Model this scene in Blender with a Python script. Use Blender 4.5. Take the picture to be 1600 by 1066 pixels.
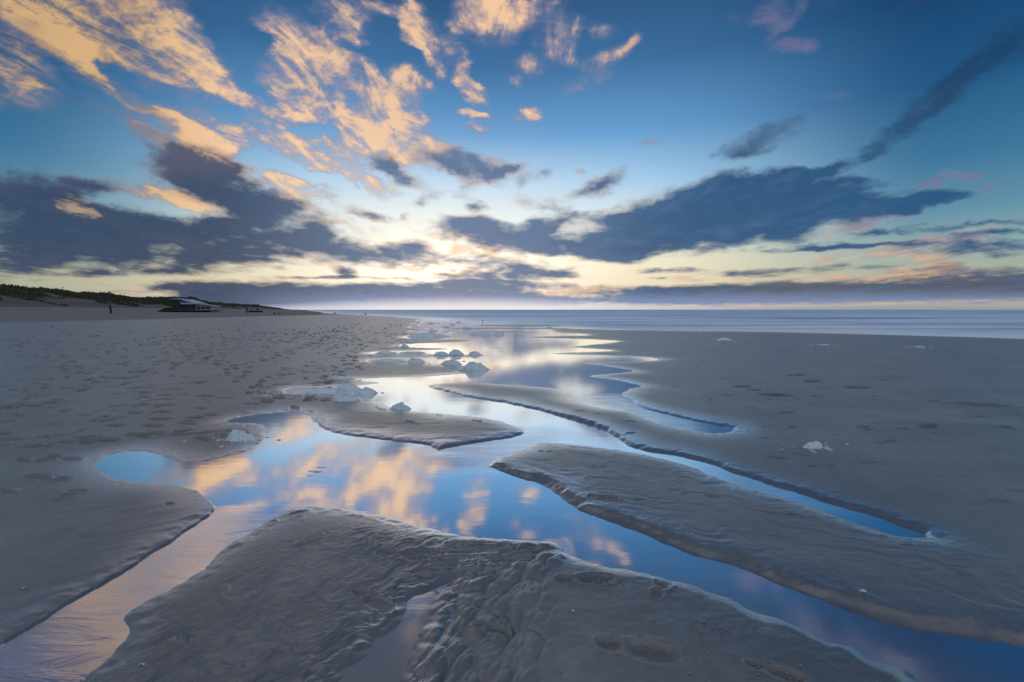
import bpy, math, random
import numpy as np

random.seed(7)
rng = np.random.default_rng(7)
scene = bpy.context.scene
for o in list(bpy.data.objects):
    bpy.data.objects.remove(o)
COL = scene.collection

# ------------------------------------------------------------------ camera
EYE = 1.2
LENS_PX = 711.0                      # focal length in pixels of a 1600 px wide frame
PITCH = math.atan(49.0 / LENS_PX)    # looking slightly down
cam_d = bpy.data.cameras.new("camera")
cam_d.lens = 16.0
cam_d.sensor_width = 36.0
cam_d.clip_start = 0.05
cam_d.clip_end = 90000.0
cam = bpy.data.objects.new("camera", cam_d)
COL.objects.link(cam)
cam.location = (0, 0, EYE)
cam.rotation_euler = (math.pi / 2 - PITCH, 0, 0)
scene.camera = cam

scene.view_settings.view_transform = 'Standard'
scene.view_settings.look = 'None'
scene.view_settings.exposure = 0.18
scene.view_settings.gamma = 1.0
scene.view_settings.use_curve_mapping = False
scene.cycles.max_bounces = 6
scene.cycles.use_denoising = True
scene.cycles.sample_clamp_indirect = 4.0

SUN_EL = math.radians(3.9)
SUN_AZ = math.atan2(-72.0, LENS_PX)   # a little left of straight ahead (+Y)


def lin(r, g, b, k=1.0):
    def f(c):
        c = c / 255.0
        return c / 12.92 if c <= 0.04045 else ((c + 0.055) / 1.055) ** 2.4
    return (f(r) * k, f(g) * k, f(b) * k, 1.0)


def px_dir(x, y):
    """direction of a point of the view, 1600 x 1066"""
    a = (x - 800.0) / LENS_PX
    b = (533.0 - y) / LENS_PX
    c, s = math.cos(PITCH), math.sin(PITCH)
    return (a, c + b * s, b * c - s)


def px_uv(x, y):
    d = px_dir(x, y)
    return d[0] / d[1], d[2] / d[1]


def px_ground(x, y, z=0.0):
    d = px_dir(x, y)
    t = (EYE - z) / max(-d[2], 1e-5)
    return d[0] * t, d[1] * t


# ------------------------------------------------------------------ node helper
class NT:
    def __init__(self, tree):
        self.t = tree
        tree.nodes.clear()

    def n(self, kind, **kw):
        nd = self.t.nodes.new(kind)
        for k, v in kw.items():
            setattr(nd, k, v)
        return nd

    def put(self, sock, v):
        if isinstance(v, bpy.types.NodeSocket):
            self.t.links.new(v, sock)
        elif v is not None:
            sock.default_value = v

    def m(self, op, a, b=None, c=None, clamp=False):
        nd = self.n('ShaderNodeMath', operation=op)
        nd.use_clamp = clamp
        self.put(nd.inputs[0], a)
        self.put(nd.inputs[1], b)
        self.put(nd.inputs[2], c)
        return nd.outputs[0]

    def vm(self, op, a, b=None, s=None):
        nd = self.n('ShaderNodeVectorMath', operation=op)
        self.put(nd.inputs[0], a)
        self.put(nd.inputs[1], b)
        if s is not None:
            self.put(nd.inputs['Scale'], s)
        return nd.outputs['Value'] if op in ('LENGTH', 'DOT_PRODUCT', 'DISTANCE') else nd.outputs[0]

    def ss(self, v, lo, hi, a=0.0, b=1.0):
        nd = self.n('ShaderNodeMapRange', interpolation_type='SMOOTHSTEP')
        self.put(nd.inputs[0], v)
        for i, q in zip((1, 2, 3, 4), (lo, hi, a, b)):
            self.put(nd.inputs[i], q)
        return nd.outputs[0]

    def mix(self, f, a, b, mode='MIX'):
        nd = self.n('ShaderNodeMix', data_type='RGBA', blend_type=mode)
        self.put(nd.inputs[0], f)
        self.put(nd.inputs[6], a)
        self.put(nd.inputs[7], b)
        return nd.outputs[2]

    def ramp(self, f, stops, interp='LINEAR'):
        nd = self.n('ShaderNodeValToRGB')
        cr = nd.color_ramp
        cr.interpolation = interp
        while len(cr.elements) < len(stops):
            cr.elements.new(0.5)
        for e, (p, c) in zip(cr.elements, stops):
            e.position = p
            e.color = c
        self.put(nd.inputs[0], f)
        return nd.outputs[0]

    def noise(self, vec, scale, detail=3, rough=0.5, dist=0.0, col=False):
        nd = self.n('ShaderNodeTexNoise')
        self.put(nd.inputs['Vector'], vec)
        self.put(nd.inputs['Scale'], scale)
        nd.inputs['Detail'].default_value = detail
        nd.inputs['Roughness'].default_value = rough
        nd.inputs['Distortion'].default_value = dist
        return nd.outputs['Color' if col else 'Fac']

    def xyz(self, x, y, z=0.0):
        nd = self.n('ShaderNodeCombineXYZ')
        self.put(nd.inputs[0], x)
        self.put(nd.inputs[1], y)
        self.put(nd.inputs[2], z)
        return nd.outputs[0]


# ------------------------------------------------------------------ sky: Nishita air + cloud fields by direction
# cloud masses: x, y, half width, half height, tilt (clockwise, degrees), weight
WARM = [
    (150, 35, 150, 52, 24, 1.0), (235, 78, 100, 30, 36, 1.0), (310, 112, 80, 17, 30, .6), (60, 5, 90, 30, 20, .4),
    (5, 105, 72, 48, 22, 1.15), (90, 62, 60, 15, 32, .6), (118, 92, 62, 16, 38, .95), (185, 148, 60, 9, 42, .5),
    (345, 113, 34, 19, 30, .8), (260, 20, 70, 22, 40, .4), (255, 177, 38, 11, 12, .8),
    (323, 206, 42, 22, 28, 1.05), (283, 212, 30, 12, 25, .6), (374, 212, 22, 24, 60, .75), (315, 237, 28, 9, 30, .8),
    (205, 195, 16, 10, 40, .5), (250, 228, 46, 9, 34, .55), (305, 175, 24, 10, 30, .4), (365, 258, 60, 8, 32, .5),
    (400, 40, 60, 12, 20, .22),
    (478, 62, 66, 24, 32, .95), (500, 95, 84, 26, 34, 1.0), (545, 112, 56, 22, 32, .95), (432, 75, 28, 14, 0, .6),
    (452, 118, 52, 20, 24, .95), (460, 140, 16, 20, 60, .4), (532, 27, 46, 20, 28, .95), (590, 17, 34, 9, 12, .7),
    (557, 66, 26, 7, 20, .5), (600, 122, 60, 10, 30, .3),
    (470, 168, 78, 26, 16, 1.1), (520, 165, 70, 26, 20, 1.1), (590, 190, 88, 22, 22, 1.0), (600, 148, 66, 20, 26, .9),
    (420, 190, 62, 12, 32, .95), (440, 232, 66, 14, 20, .95), (500, 245, 60, 17, 12, .95), (575, 215, 56, 18, 16, .95),
    (620, 232, 64, 15, 10, .9), (660, 222, 50, 9, 14, .7), (560, 238, 60, 12, 15, .75), (430, 170, 60, 14, 10, .7),
    (640, 120, 36, 10, 30, .7), (665, 142, 44, 10, 28, .65), (640, 20, 16, 34, -6, .7), (652, 45, 24, 22, 50, .85),
    (675, 70, 32, 13, 6, .85), (668, 88, 14, 16, 0, .6), (682, 112, 10, 18, -20, .7), (735, 139, 24, 14, 36, .95),
    (700, 85, 40, 30, 60, .3), (728, 105, 14, 22, -20, .4), (740, 177, 24, 6, 10, .8), (745, 205, 18, 12, 40, .5), (640, 180, 30, 8, 15, .4),
    (775, 18, 52, 36, -8, 1.1), (713, 37, 13, 15, -20, .8), (770, 45, 26, 14, -10, .5), (810, 10, 40, 20, 0, .6),
    (862, 12, 24, 26, 10, .55), (872, 72, 24, 22, 30, .95), (903, 42, 38, 13, 4, .65), (885, 95, 30, 9, 20, .65),
    (830, 105, 26, 15, 10, .5), (955, 82, 40, 11, -32, .52), (978, 66, 22, 6, -28, .5), (915, 128, 40, 9, -28, .5),
    (807, 128, 16, 7, 38, .8), (820, 181, 28, 9, 0, .7), (1200, 18, 24, 16, -40, .55), (1228, 28, 40, 11, -50, .65), (1245, 72, 28, 13, 0, .7),
    (1022, 219, 24, 7, 0, .6), (908, 268, 10, 4, -15, .8), (1152, 30, 18, 10, 0, .2), (1300, 150, 26, 7, -8, .25),
    (448, 285, 34, 16, 28, 1.0), (488, 298, 38, 13, 12, .9), (475, 312, 48, 10, 10, .8), (232, 299, 46, 9, 4, .95), (290, 312, 60, 9, 20, 1.05),
    (340, 328, 36, 8, 20, .6), (112, 316, 34, 19, 26, 1.25), (130, 330, 36, 8, 20, 1.0), (565, 276, 28, 12, 28, .9), (590, 292, 40, 9, 10, .6),
    (1365, 341, 74, 8, -13, .85), (1318, 342, 34, 7, -8, .7), (1450, 292, 30, 6, -14, .7), (1482, 276, 22, 6, -10, .55), (1515, 279, 26, 6, -12, .7),
    (1548, 290, 32, 6, -30, .6), (1440, 388, 100, 13, -3, 1.0), (1490, 370, 70, 9, -8, .8), (1290, 404, 42, 7, -2, .8),
    (1455, 425, 60, 16, -6, 1.05), (1395, 432, 70, 8, -10, .8), (1300, 437, 80, 7, -2, .7), (1540, 432, 90, 10, 0, .5), (1330, 358, 60, 7, -10, .4),
    (1400, 471, 220, 3.6, -1.2, .95), (1550, 469, 120, 3, -1, .9), (1180, 475, 130, 3, 0, .7), (862, 462, 58, 12, -8, .9), (910, 455, 60, 6, -4, .6),
    (700, 362, 60, 12, 12, .5), (735, 392, 44, 14, -6, .8), (640, 420, 70, 5, 4, .5), (545, 350, 50, 12, 20, .5), (1100, 436, 80, 5, 0, .5),
    (1000, 452, 60, 4, 0, .6), (165, 444, 34, 3, 0, .4), (235, 456, 60, 4, 0, .8), (730, 430, 70, 7, -5, .5),
    (60, 50, 60, 20, 30, .3),
    (520, 204, 36, 10, 10, -.9), (520, 140, 70, 7, 20, -.6), (603, 72, 36, 22, 40, -.6), (690, 155, 24, 20, 0, -.5), (455, 262, 60, 9, 20, -.7), (408, 150, 34, 12, 30, -.8),
    (385, 70, 40, 40, 0, -.5), (190, 130, 60, 12, 35, -.7), (620, 205, 30, 6, 10, -.5), (470, 215, 40, 6, 20, -.5),
    # overhead, above the frame
    (200, -120, 120, 60, 30, .8), (70, -66, 120, 40, 25, 1.2), (-80, -150, 120, 50, 30, .7), (420, -180, 140, 50, 40, .5), (1330, -60, 60, 40, -50, .5), (1450, -160, 90, 60, -40, .6),
    (900, -200, 100, 80, 0, .3), (640, -90, 60, 60, 60, .4),
]
DARK = [
    (45, 286, 90, 21, 6, 1.1), (138, 291, 58, 15, 0, .9), (20, 312, 90, 20, 4, .7),
    (60, 352, 130, 34, 6, 1.2), (150, 368, 110, 34, 0, 1.2), (60, 402, 150, 28, -4, 1.1), (190, 350, 110, 26, 4, 1.0),
    (290, 358, 110, 20, 0, 1.0), (365, 345, 60, 17, -8, .9), (190, 395, 60, 16, 0, .7), (105, 320, 60, 14, 10, .5),
    (290, 266, 62, 30, 8, 1.05), (350, 292, 92, 30, 22, 1.1), (425, 322, 70, 20, 14, 1.0), (300, 240, 44, 12, 30, .45), (225, 214, 84, 14, 34, .5),
    (370, 262, 60, 14, 30, .6), (150, 130, 120, 14, 36, .35), (235, 170, 70, 10, 38, .4), (110, 155, 60, 12, 30, .35), (40, 50, 80, 22, 10, .35),
    (315, 405, 115, 19, -2, .95), (260, 424, 110, 8, 0, .6), (150, 431, 46, 5, 0, .7), (360, 395, 70, 14, 0, .7),
    (470, 372, 90, 20, 4, 1.05), (490, 358, 44, 16, -10, .9), (400, 378, 90, 15, 2, .8), (575, 396, 100, 16, 6, 1.0), (642, 388, 34, 14, 0, .95), (550, 410, 120, 8, 3, .5),
    (440, 418, 14, 5, 0, .5), (538, 424, 20, 8, 10, .7), (570, 434, 90, 2.5, 1, .7), (470, 433, 70, 3, 1, .6),
    (690, 247, 50, 18, 12, .9), (750, 262, 60, 18, 22, .9), (606, 262, 40, 15, 26, .8), (640, 275, 50, 12, 30, .6), (725, 288, 40, 12, -10, .5), (738, 314, 24, 9, 16, .8),
    (800, 270, 30, 10, -20, .6), (845, 275, 34, 10, -26, .6), (575, 332, 38, 9, 18, .8), (665, 312, 20, 8, 0, .55), (635, 338, 14, 8, 0, .5),
    (738, 347, 44, 15, 2, .95), (770, 368, 74, 20, 12, 1.0), (840, 352, 22, 12, 0, .8), (875, 345, 46, 12, -4, .9), (935, 330, 50, 10, 4, .6), (950, 283, 44, 18, -16, .8),
    (850, 320, 50, 10, 14, .5), (970, 340, 40, 7, 0, .6), (900, 305, 40, 8, -20, .4),
    (880, 378, 140, 17, 4, 1.1), (980, 366, 76, 24, -4, 1.0), (910, 393, 90, 14, 4, .8), (970, 398, 60, 12, 0, .7), (1020, 355, 60, 30, 0, .8),
    (1110, 322, 100, 42, -4, 1.2), (1180, 312, 120, 36, -4, 1.2), (1250, 310, 110, 34, -6, 1.1), (1110, 368, 140, 24, -4, 1.1), (1220, 350, 90, 22, -14, .8),
    (1340, 322, 130, 15, -6, .95), (1455, 313, 52, 11, -5, 1.1), (1390, 330, 80, 8, -12, .7), (1235, 274, 36, 13, 16, .9), (1310, 263, 62, 8, -16, .8), (1330, 290, 60, 6, -4, .5),
    (1190, 218, 68, 18, -20, .65), (1160, 240, 40, 10, -10, .4), (1250, 180, 90, 10, -20, .35), (1470, 150, 120, 20, -42, .85), (1560, 80, 130, 32, -36, .9), (1400, 205, 60, 12, -40, .45), (1370, 235, 44, 12, 0, .35),
    (800, 413, 90, 10, 4, .8), (770, 432, 100, 12, -2, .9), (850, 430, 70, 6, 2, .6), (815, 445, 110, 6, 0, .7), (720, 405, 50, 10, 0, .5),
    (1040, 423, 50, 4.5, 0, .9), (1035, 435, 24, 2.4, 0, .7), (1190, 427, 90, 7, -1, .85), (1310, 417, 60, 5, -2, .6), (1370, 361, 60, 5, -5, .8), (1300, 382, 60, 7, -2, .9), (1380, 380, 90, 4.5, -4, .7), (1250, 388, 50, 4, -5, .7),
    (1540, 350, 110, 5, -4, .7), (1530, 387, 120, 12, 1, 1.0), (1560, 364, 90, 6, -2, .8), (1440, 349, 30, 3, -6, .6),
    (1530, 420, 140, 10, 0, .7), (1450, 448, 300, 15, -2, 1.2), (1600, 450, 200, 20, 0, 1.0), (1180, 460, 220, 15, -1, 1.1), (1320, 462, 260, 12, 0, 1.1), (1020, 458, 120, 9, 2, .7), (1090, 455, 90, 9, 0, .8), (960, 470, 160, 7, 0, .7),
    (430, 452, 160, 13, 2, 1.1), (350, 460, 110, 14, 6, .9), (560, 460, 240, 16, 0, 1.2), (700, 462, 160, 18, 0, 1.1), (780, 472, 120, 10, 0, .8), (500, 474, 300, 12, 0, 1.0), (255, 449, 24, 4, 0, .7),
    (1500, -80, 160, 60, -30, .6), (100, -60, 160, 40, 30, .4), (1100, -180, 160, 40, 0, .3),
]

world = bpy.data.worlds.new("World")
scene.world = world
world.use_nodes = True
w = NT(world.node_tree)
tc = w.n('ShaderNodeTexCoord').outputs['Generated']
sp = w.n('ShaderNodeSeparateXYZ')
w.put(sp.inputs[0], tc)
dx, dy, dz = sp.outputs
fy = w.m('MAXIMUM', dy, 0.2)
u = w.m('DIVIDE', dx, fy)
v = w.m('DIVIDE', w.m('ABSOLUTE', dz), fy)
uv = w.xyz(u, v)
front = w.ss(dy, 0.3, 0.5)
# high cloud deck coordinates (wind streaks run towards the horizon ahead)
zz = w.m('ADD', w.m('ABSOLUTE', dz), 0.10)
deck = w.xyz(w.m('DIVIDE', dx, zz), w.m('MULTIPLY', w.m('DIVIDE', dy, zz), 0.48))
n_big = w.noise(deck, 3.2, 5, 0.55, 0.3)
n_fine = w.noise(deck, 11.0, 4, 0.6, 0.2)
n_fine_far = w.noise(w.xyz(w.m('MULTIPLY', u, 0.55), w.m('MULTIPLY', v, 1.9)), 22.0, 4, 0.6, 0.3)
n_iso = w.noise(w.xyz(u, w.m('MULTIPLY', v, 1.5)), 34.0, 5, 0.65, 0.2)
lowmix = w.ss(v, 0.10, 0.30, 0.0, 0.55)
isof = w.ss(v, 0.10, 0.30)
n_tex = w.m('ADD', w.m('MULTIPLY', n_fine, lowmix), w.m('ADD', w.m('MULTIPLY', n_iso, w.m('SUBTRACT', isof, lowmix)), w.m('MULTIPLY', n_fine_far, w.m('SUBTRACT', 1.0, isof))))
wn = w.noise(w.xyz(w.m('MULTIPLY', u, 0.8), w.m('MULTIPLY', v, 1.5)), 9.0, 4, 0.6, 0.0, col=True)
warpamp = w.m('MULTIPLY_ADD', w.ss(v, 0.03, 0.22), 0.085, 0.018)
wv = w.vm('SCALE', w.vm('SUBTRACT', wn, (0.5, 0.5, 0.5)), s=warpamp)
wv = w.vm('MULTIPLY', wv, (1.0, 0.62, 0.0))
p = w.vm('ADD', uv, wv)


def field(blobs, grow=1.0):
    acc = None
    for (x, y, rx, ry, ang, wt) in blobs:
        cu, cv = px_uv(x, y)
        k = 1.0 / LENS_PX
        mp = w.n('ShaderNodeMapping', vector_type='TEXTURE')
        w.put(mp.inputs['Vector'], p)
        mp.inputs['Location'].default_value = (cu, cv, 0)
        mp.inputs['Rotation'].default_value = (0, 0, math.radians(-ang))
        mp.inputs['Scale'].default_value = (rx * k * 1.45 * grow, ry * k * 1.5 * grow, 1)
        gr = w.n('ShaderNodeTexGradient', gradient_type='SPHERICAL')
        w.put(gr.inputs[0], mp.outputs[0])
        if acc is None:
            acc = w.m('MULTIPLY', gr.outputs['Fac'], wt)
        else:
            acc = w.m('MULTIPLY_ADD', gr.outputs['Fac'], wt, acc)
    return acc


# clear air colours by elevation, ahead of the camera and away from the sun
elev = w.m('MULTIPLY', w.m('ARCSINE', w.m('ABSOLUTE', dz)), 2.0 / math.pi)
AHEAD = [(0.000, lin(205, 196, 190)), (0.030, lin(226, 208, 172)), (0.062, lin(232, 222, 190)), (0.105, lin(206, 222, 222)),
         (0.165, lin(158, 198, 228)), (0.225, lin(100, 154, 202)), (0.300, lin(60, 108, 154)), (0.370, lin(44, 82, 124)), (0.60, lin(64, 92, 126)), (1.0, lin(86, 120, 158))]
SIDE = [(0.000, lin(160, 160, 150)), (0.030, lin(168, 170, 146)), (0.060, lin(140, 164, 160)), (0.100, lin(92, 138, 160)), (0.150, lin(58, 112, 148)), (0.220, lin(32, 84, 126)), (0.300, lin(18, 62, 104)), (0.370, lin(18, 54, 92)), (0.60, lin(54, 88, 132)), (1.0, lin(86, 120, 158))]
sky_a = w.ramp(elev, AHEAD)
sky_s = w.ramp(elev, SIDE)
sdir = (math.cos(SUN_EL) * math.sin(SUN_AZ), math.cos(SUN_EL) * math.cos(SUN_AZ), math.sin(SUN_EL))
hl = w.m('SQRT', w.m('ADD', w.m('MULTIPLY', dx, dx), w.m('MULTIPLY', dy, dy)))
caz = w.m('DIVIDE', w.m('ADD', w.m('MULTIPLY', dx, math.sin(SUN_AZ + 0.05)), w.m('MULTIPLY', dy, math.cos(SUN_AZ + 0.05))), w.m('MAXIMUM', hl, 0.001))
aheadf = w.ss(caz, 0.70, 1.0)
clear = w.mix(aheadf, sky_s, sky_a)
# glow around the veiled sun
gl = w.n('ShaderNodeMapping', vector_type='TEXTURE')
w.put(gl.inputs['Vector'], uv)
cu, cv = px_uv(690, 400)
gl.inputs['Location'].default_value = (cu, cv, 0)
gl.inputs['Scale'].default_value = (0.80, 0.31, 1)
gr = w.n('ShaderNodeTexGradient', gradient_type='QUADRATIC_SPHERE')
w.put(gr.inputs[0], gl.outputs[0])
glow = w.m('MULTIPLY', gr.outputs['Fac'], front)
gl2 = w.n('ShaderNodeMapping', vector_type='TEXTURE')
w.put(gl2.inputs['Vector'], uv)
cu, cv = px_uv(715, 428)
gl2.inputs['Location'].default_value = (cu, cv, 0)
gl2.inputs['Scale'].default_value = (0.42, 0.12, 1)
gr2 = w.n('ShaderNodeTexGradient', gradient_type='QUADRATIC_SPHERE')
w.put(gr2.inputs[0], gl2.outputs[0])
core = w.m('MULTIPLY', gr2.outputs['Fac'], front)
clear = w.mix(w.m('MULTIPLY', glow, 0.95, clamp=True), clear, lin(252, 243, 228, 1.08))
clear = w.mix(w.m('MULTIPLY', core, 1.0, clamp=True), clear, lin(255, 244, 220, 1.4))

# clouds outside the mapped front part: a loose deck everywhere else
n_wide = w.noise(deck, 0.9, 5, 0.55, 0.4)
loose = w.m('MULTIPLY', w.m('SUBTRACT', n_wide, 0.37), 4.0)
fW = w.m('ADD', w.m('MULTIPLY', field(WARM, 1.04), front), w.m('MULTIPLY', loose, w.m('SUBTRACT', 1.0, front)))
fD = w.m('ADD', w.m('MULTIPLY', field(DARK), front), w.m('MULTIPLY', w.m('MULTIPLY', loose, w.ss(elev, 0.18, 0.04)), w.m('SUBTRACT', 1.0, front)))
rag = w.m('ADD', w.m('MULTIPLY', w.m('SUBTRACT', n_big, 0.5), 2.6), w.m('MULTIPLY', w.m('SUBTRACT', n_tex, 0.5), 2.8))
n_mid = w.noise(deck, 6.5, 5, 0.65, 0.8)
rag2 = w.m('ADD', rag, w.m('MULTIPLY', w.m('SUBTRACT', n_mid, 0.5), 2.4))
fWc = w.m('MULTIPLY_ADD', w.m('MAXIMUM', w.m('SUBTRACT', fW, 0.62), 0.0), 0.22, w.m('MINIMUM', fW, 0.62))
dW = w.m('ADD', fWc, w.m('MULTIPLY', rag2, w.ss(fW, 0.0, 0.4, 0.0, 0.75)))
aW = w.m('MULTIPLY', w.ss(dW, 0.0, 1.0), w.ss(n_wide, 0.25, 0.55, 0.72, 1.0))
fDc = w.m('MULTIPLY_ADD', w.m('MAXIMUM', w.m('SUBTRACT', fD, 0.80), 0.0), 0.45, w.m('MINIMUM', fD, 0.80))
dD = w.m('ADD', fDc, w.m('MULTIPLY', rag, w.m('MULTIPLY', w.ss(fD, 0.0, 0.35), 0.50)))
aD = w.ss(dD, 0.06, 0.92)

# warm cloud colour: lit peach, greyed mauve in the thin and shaded parts, duller away from the sun
dull = w.ss(u, 0.05, 0.62)
litW = w.ss(w.m('ADD', dW, w.m('MULTIPLY', w.m('SUBTRACT', n_mid, 0.5), 1.6)), 0.22, 1.12)
warm_c = w.mix(litW, lin(150, 138, 152), lin(244, 200, 154))
warm_c = w.mix(w.ss(u, -0.85, -0.55, 1.0, 0.0), warm_c, w.mix(litW, lin(112, 106, 116), lin(212, 172, 118)))
warm_r = w.mix(w.ss(v, 0.06, 0.22), w.mix(litW, lin(150, 140, 138), lin(226, 170, 120)), lin(104, 100, 140))
warm_c = w.mix(dull, warm_c, warm_r)
warm_c = w.mix(w.m('MULTIPLY', glow, 0.6), warm_c, lin(255, 222, 176))
warm_c = w.mix(w.m('SUBTRACT', 1.0, front), warm_c, lin(218, 218, 226))  # unseen deck outside the view, paled to throw extra light on sand and foam
# dark cloud colour
side_d = w.ss(u, -0.5, 0.35)
dark_c = w.mix(side_d, lin(50, 68, 96), lin(42, 82, 122))
dark_c = w.mix(w.m('MULTIPLY', w.ss(v, 0.16, 0.04), w.ss(u, 0.2, 0.6)), dark_c, lin(80, 88, 108))
near_glow = w.ss(w.m('ABSOLUTE', w.m('ADD', u, 0.14)), 0.55, 0.05)
dark_c = w.mix(w.m('MULTIPLY', near_glow, 0.66), dark_c, lin(108, 130, 164))
dark_c = w.mix(w.m('MULTIPLY', w.ss(v, 0.05, 0.01), w.m('MULTIPLY', w.ss(u, -0.7, -0.3), 0.75)), dark_c, lin(132, 152, 192))
dark_c = w.mix(w.m('MULTIPLY', w.ss(v, 0.24, 0.34), w.ss(u, -0.7, -0.3, 1.0, 0.0)), dark_c, lin(84, 84, 104))
dark_c = w.mix(w.m('MULTIPLY', w.ss(v, 0.25, 0.45), w.ss(u, 0.2, 0.6)), dark_c, lin(26, 44, 74))
tv = w.m('MULTIPLY', w.m('SUBTRACT', w.m('ADD', w.m('MULTIPLY', n_big, 0.5), w.m('MULTIPLY', n_tex, 0.5)), 0.5), 3.0)
dark_c = w.mix(w.m('MINIMUM', w.m('ABSOLUTE', w.m('MULTIPLY', tv, 0.75)), 0.52), dark_c, w.mix(w.m('GREATER_THAN', tv, 0.0), lin(40, 60, 92), w.mix(w.ss(u, -0.3, 0.2), lin(82, 84, 104), lin(88, 120, 154))))
# thin lit fringe on the dark clouds
fr = w.m('MULTIPLY', w.m('MULTIPLY', w.m('MULTIPLY', aD, w.m('SUBTRACT', 1.0, aD)), 2.6, clamp=True), w.ss(w.m('ABSOLUTE', w.m('ADD', u, 0.25)), 0.95, 0.2))
fr = w.m('MULTIPLY', fr, w.ss(n_big, 0.38, 0.6))
veil = w.m('MULTIPLY', w.m('MULTIPLY', w.ss(fW, 0.0, 0.5), w.ss(n_mid, 0.35, 0.62)), 0.42)
clear = w.mix(w.m('MULTIPLY', veil, front), clear, w.mix(w.ss(v, 0.3, 0.12), lin(128, 130, 156), lin(220, 196, 180)))
col = w.mix(w.m('MULTIPLY', aW, w.mix(dull, (0.90, 0.90, 0.90, 1), (0.72, 0.72, 0.72, 1))), clear, warm_c)
overD = w.m('MULTIPLY', aD, w.m('SUBTRACT', 0.97, w.m('MULTIPLY', w.ss(dW, 0.7, 1.4), 0.6)))
faintR = w.m('SUBTRACT', 1.0, w.m('MULTIPLY', w.m('MULTIPLY', w.ss(v, 0.3, 0.42), w.ss(u, 0.35, 0.55)), 0.45))
overD = w.m('MULTIPLY', overD, faintR)
col = w.mix(overD, col, dark_c)
col = w.mix(w.m('MULTIPLY', fr, 0.32), col, lin(250, 200, 150))
# pale haze right on the horizon
cen = w.ss(w.m('ABSOLUTE', w.m('ADD', u, 0.10)), 0.55, 0.05)
hz = w.m('MULTIPLY', w.ss(v, w.m('MULTIPLY_ADD', cen, 0.022, 0.012), 0.0), w.m('MULTIPLY_ADD', cen, 0.35, 0.60))
col = w.mix(hz, col, w.mix(w.ss(w.m('ABSOLUTE', w.m('ADD', u, 0.15)), 0.8, 0.1), lin(120, 140, 172), lin(226, 224, 226)))
# below the horizon (hidden by sea and land)
col = w.mix(w.ss(dz, 0.0, -0.02), col, lin(90, 110, 140))

nish = w.n('ShaderNodeTexSky', sky_type='NISHITA')
nish.sun_disc = False
nish.sun_elevation = SUN_EL
nish.sun_rotation = SUN_AZ
nish.air_density = 1.0
nish.dust_density = 1.0
bg1 = w.n('ShaderNodeBackground')
w.put(bg1.inputs[0], nish.outputs[0])
bg1.inputs[1].default_value = 0.05
bg2 = w.n('ShaderNodeBackground')
w.put(bg2.inputs[0], col)
bg2.inputs[1].default_value = 1.0
add = w.n('ShaderNodeMixShader')
add.inputs[0].default_value = 0.98
w.put(add.inputs[1], bg1.outputs[0])
w.put(add.inputs[2], bg2.outputs[0])
wo = w.n('ShaderNodeOutputWorld')
w.put(wo.inputs[0], add.outputs[0])
world.cycles.sampling_method = 'MANUAL'
world.cycles.sample_map_resolution = 512

sun_d = bpy.data.lights.new("sun", 'SUN')
sun_d.energy = 0.003
sun_d.angle = math.radians(12.0)
sun_d.color = (1.0, 0.74, 0.48)
sun = bpy.data.objects.new("sun", sun_d)
COL.objects.link(sun)
sun.rotation_euler = (math.pi / 2 - SUN_EL, 0, math.pi - SUN_AZ)
sun.location = (0, 0, 50)

# ================================================================== helpers for objects
def tag(o, label=None, cat=None, group=None, kind=None):
    if label:
        o['label'] = label
    if cat:
        o['category'] = cat
    if group:
        o['group'] = group
    if kind:
        o['kind'] = kind
    return o


def link(name, mesh, mat=None, parent=None, smooth=True):
    o = bpy.data.objects.new(name, mesh)
    COL.objects.link(o)
    if mat is not None and len(mesh.materials) == 0:
        mesh.materials.append(mat)
    if parent is not None:
        o.parent = parent
    if smooth:
        mesh.polygons.foreach_set('use_smooth', np.ones(len(mesh.polygons), dtype=bool))
    return o


def np_mesh(name, verts, faces):
    """verts (n,3) array, faces (m,4) or (m,3) array"""
    me = bpy.data.meshes.new(name)
    verts = np.asarray(verts, dtype=np.float32)
    faces = np.asarray(faces, dtype=np.int32)
    k = faces.shape[1]
    me.vertices.add(len(verts))
    me.vertices.foreach_set('co', verts.ravel())
    me.loops.add(faces.size)
    me.loops.foreach_set('vertex_index', faces.ravel())
    me.polygons.add(len(faces))
    me.polygons.foreach_set('loop_start', np.arange(0, faces.size, k, dtype=np.int32))
    me.polygons.foreach_set('loop_total', np.full(len(faces), k, dtype=np.int32))
    me.update(calc_edges=True)
    return me


def empty(name, loc, rz=0.0):
    o = bpy.data.objects.new(name, None)
    o.empty_display_size = 0.2
    COL.objects.link(o)
    o.location = loc
    o.rotation_euler = (0, 0, rz)
    return o


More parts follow.
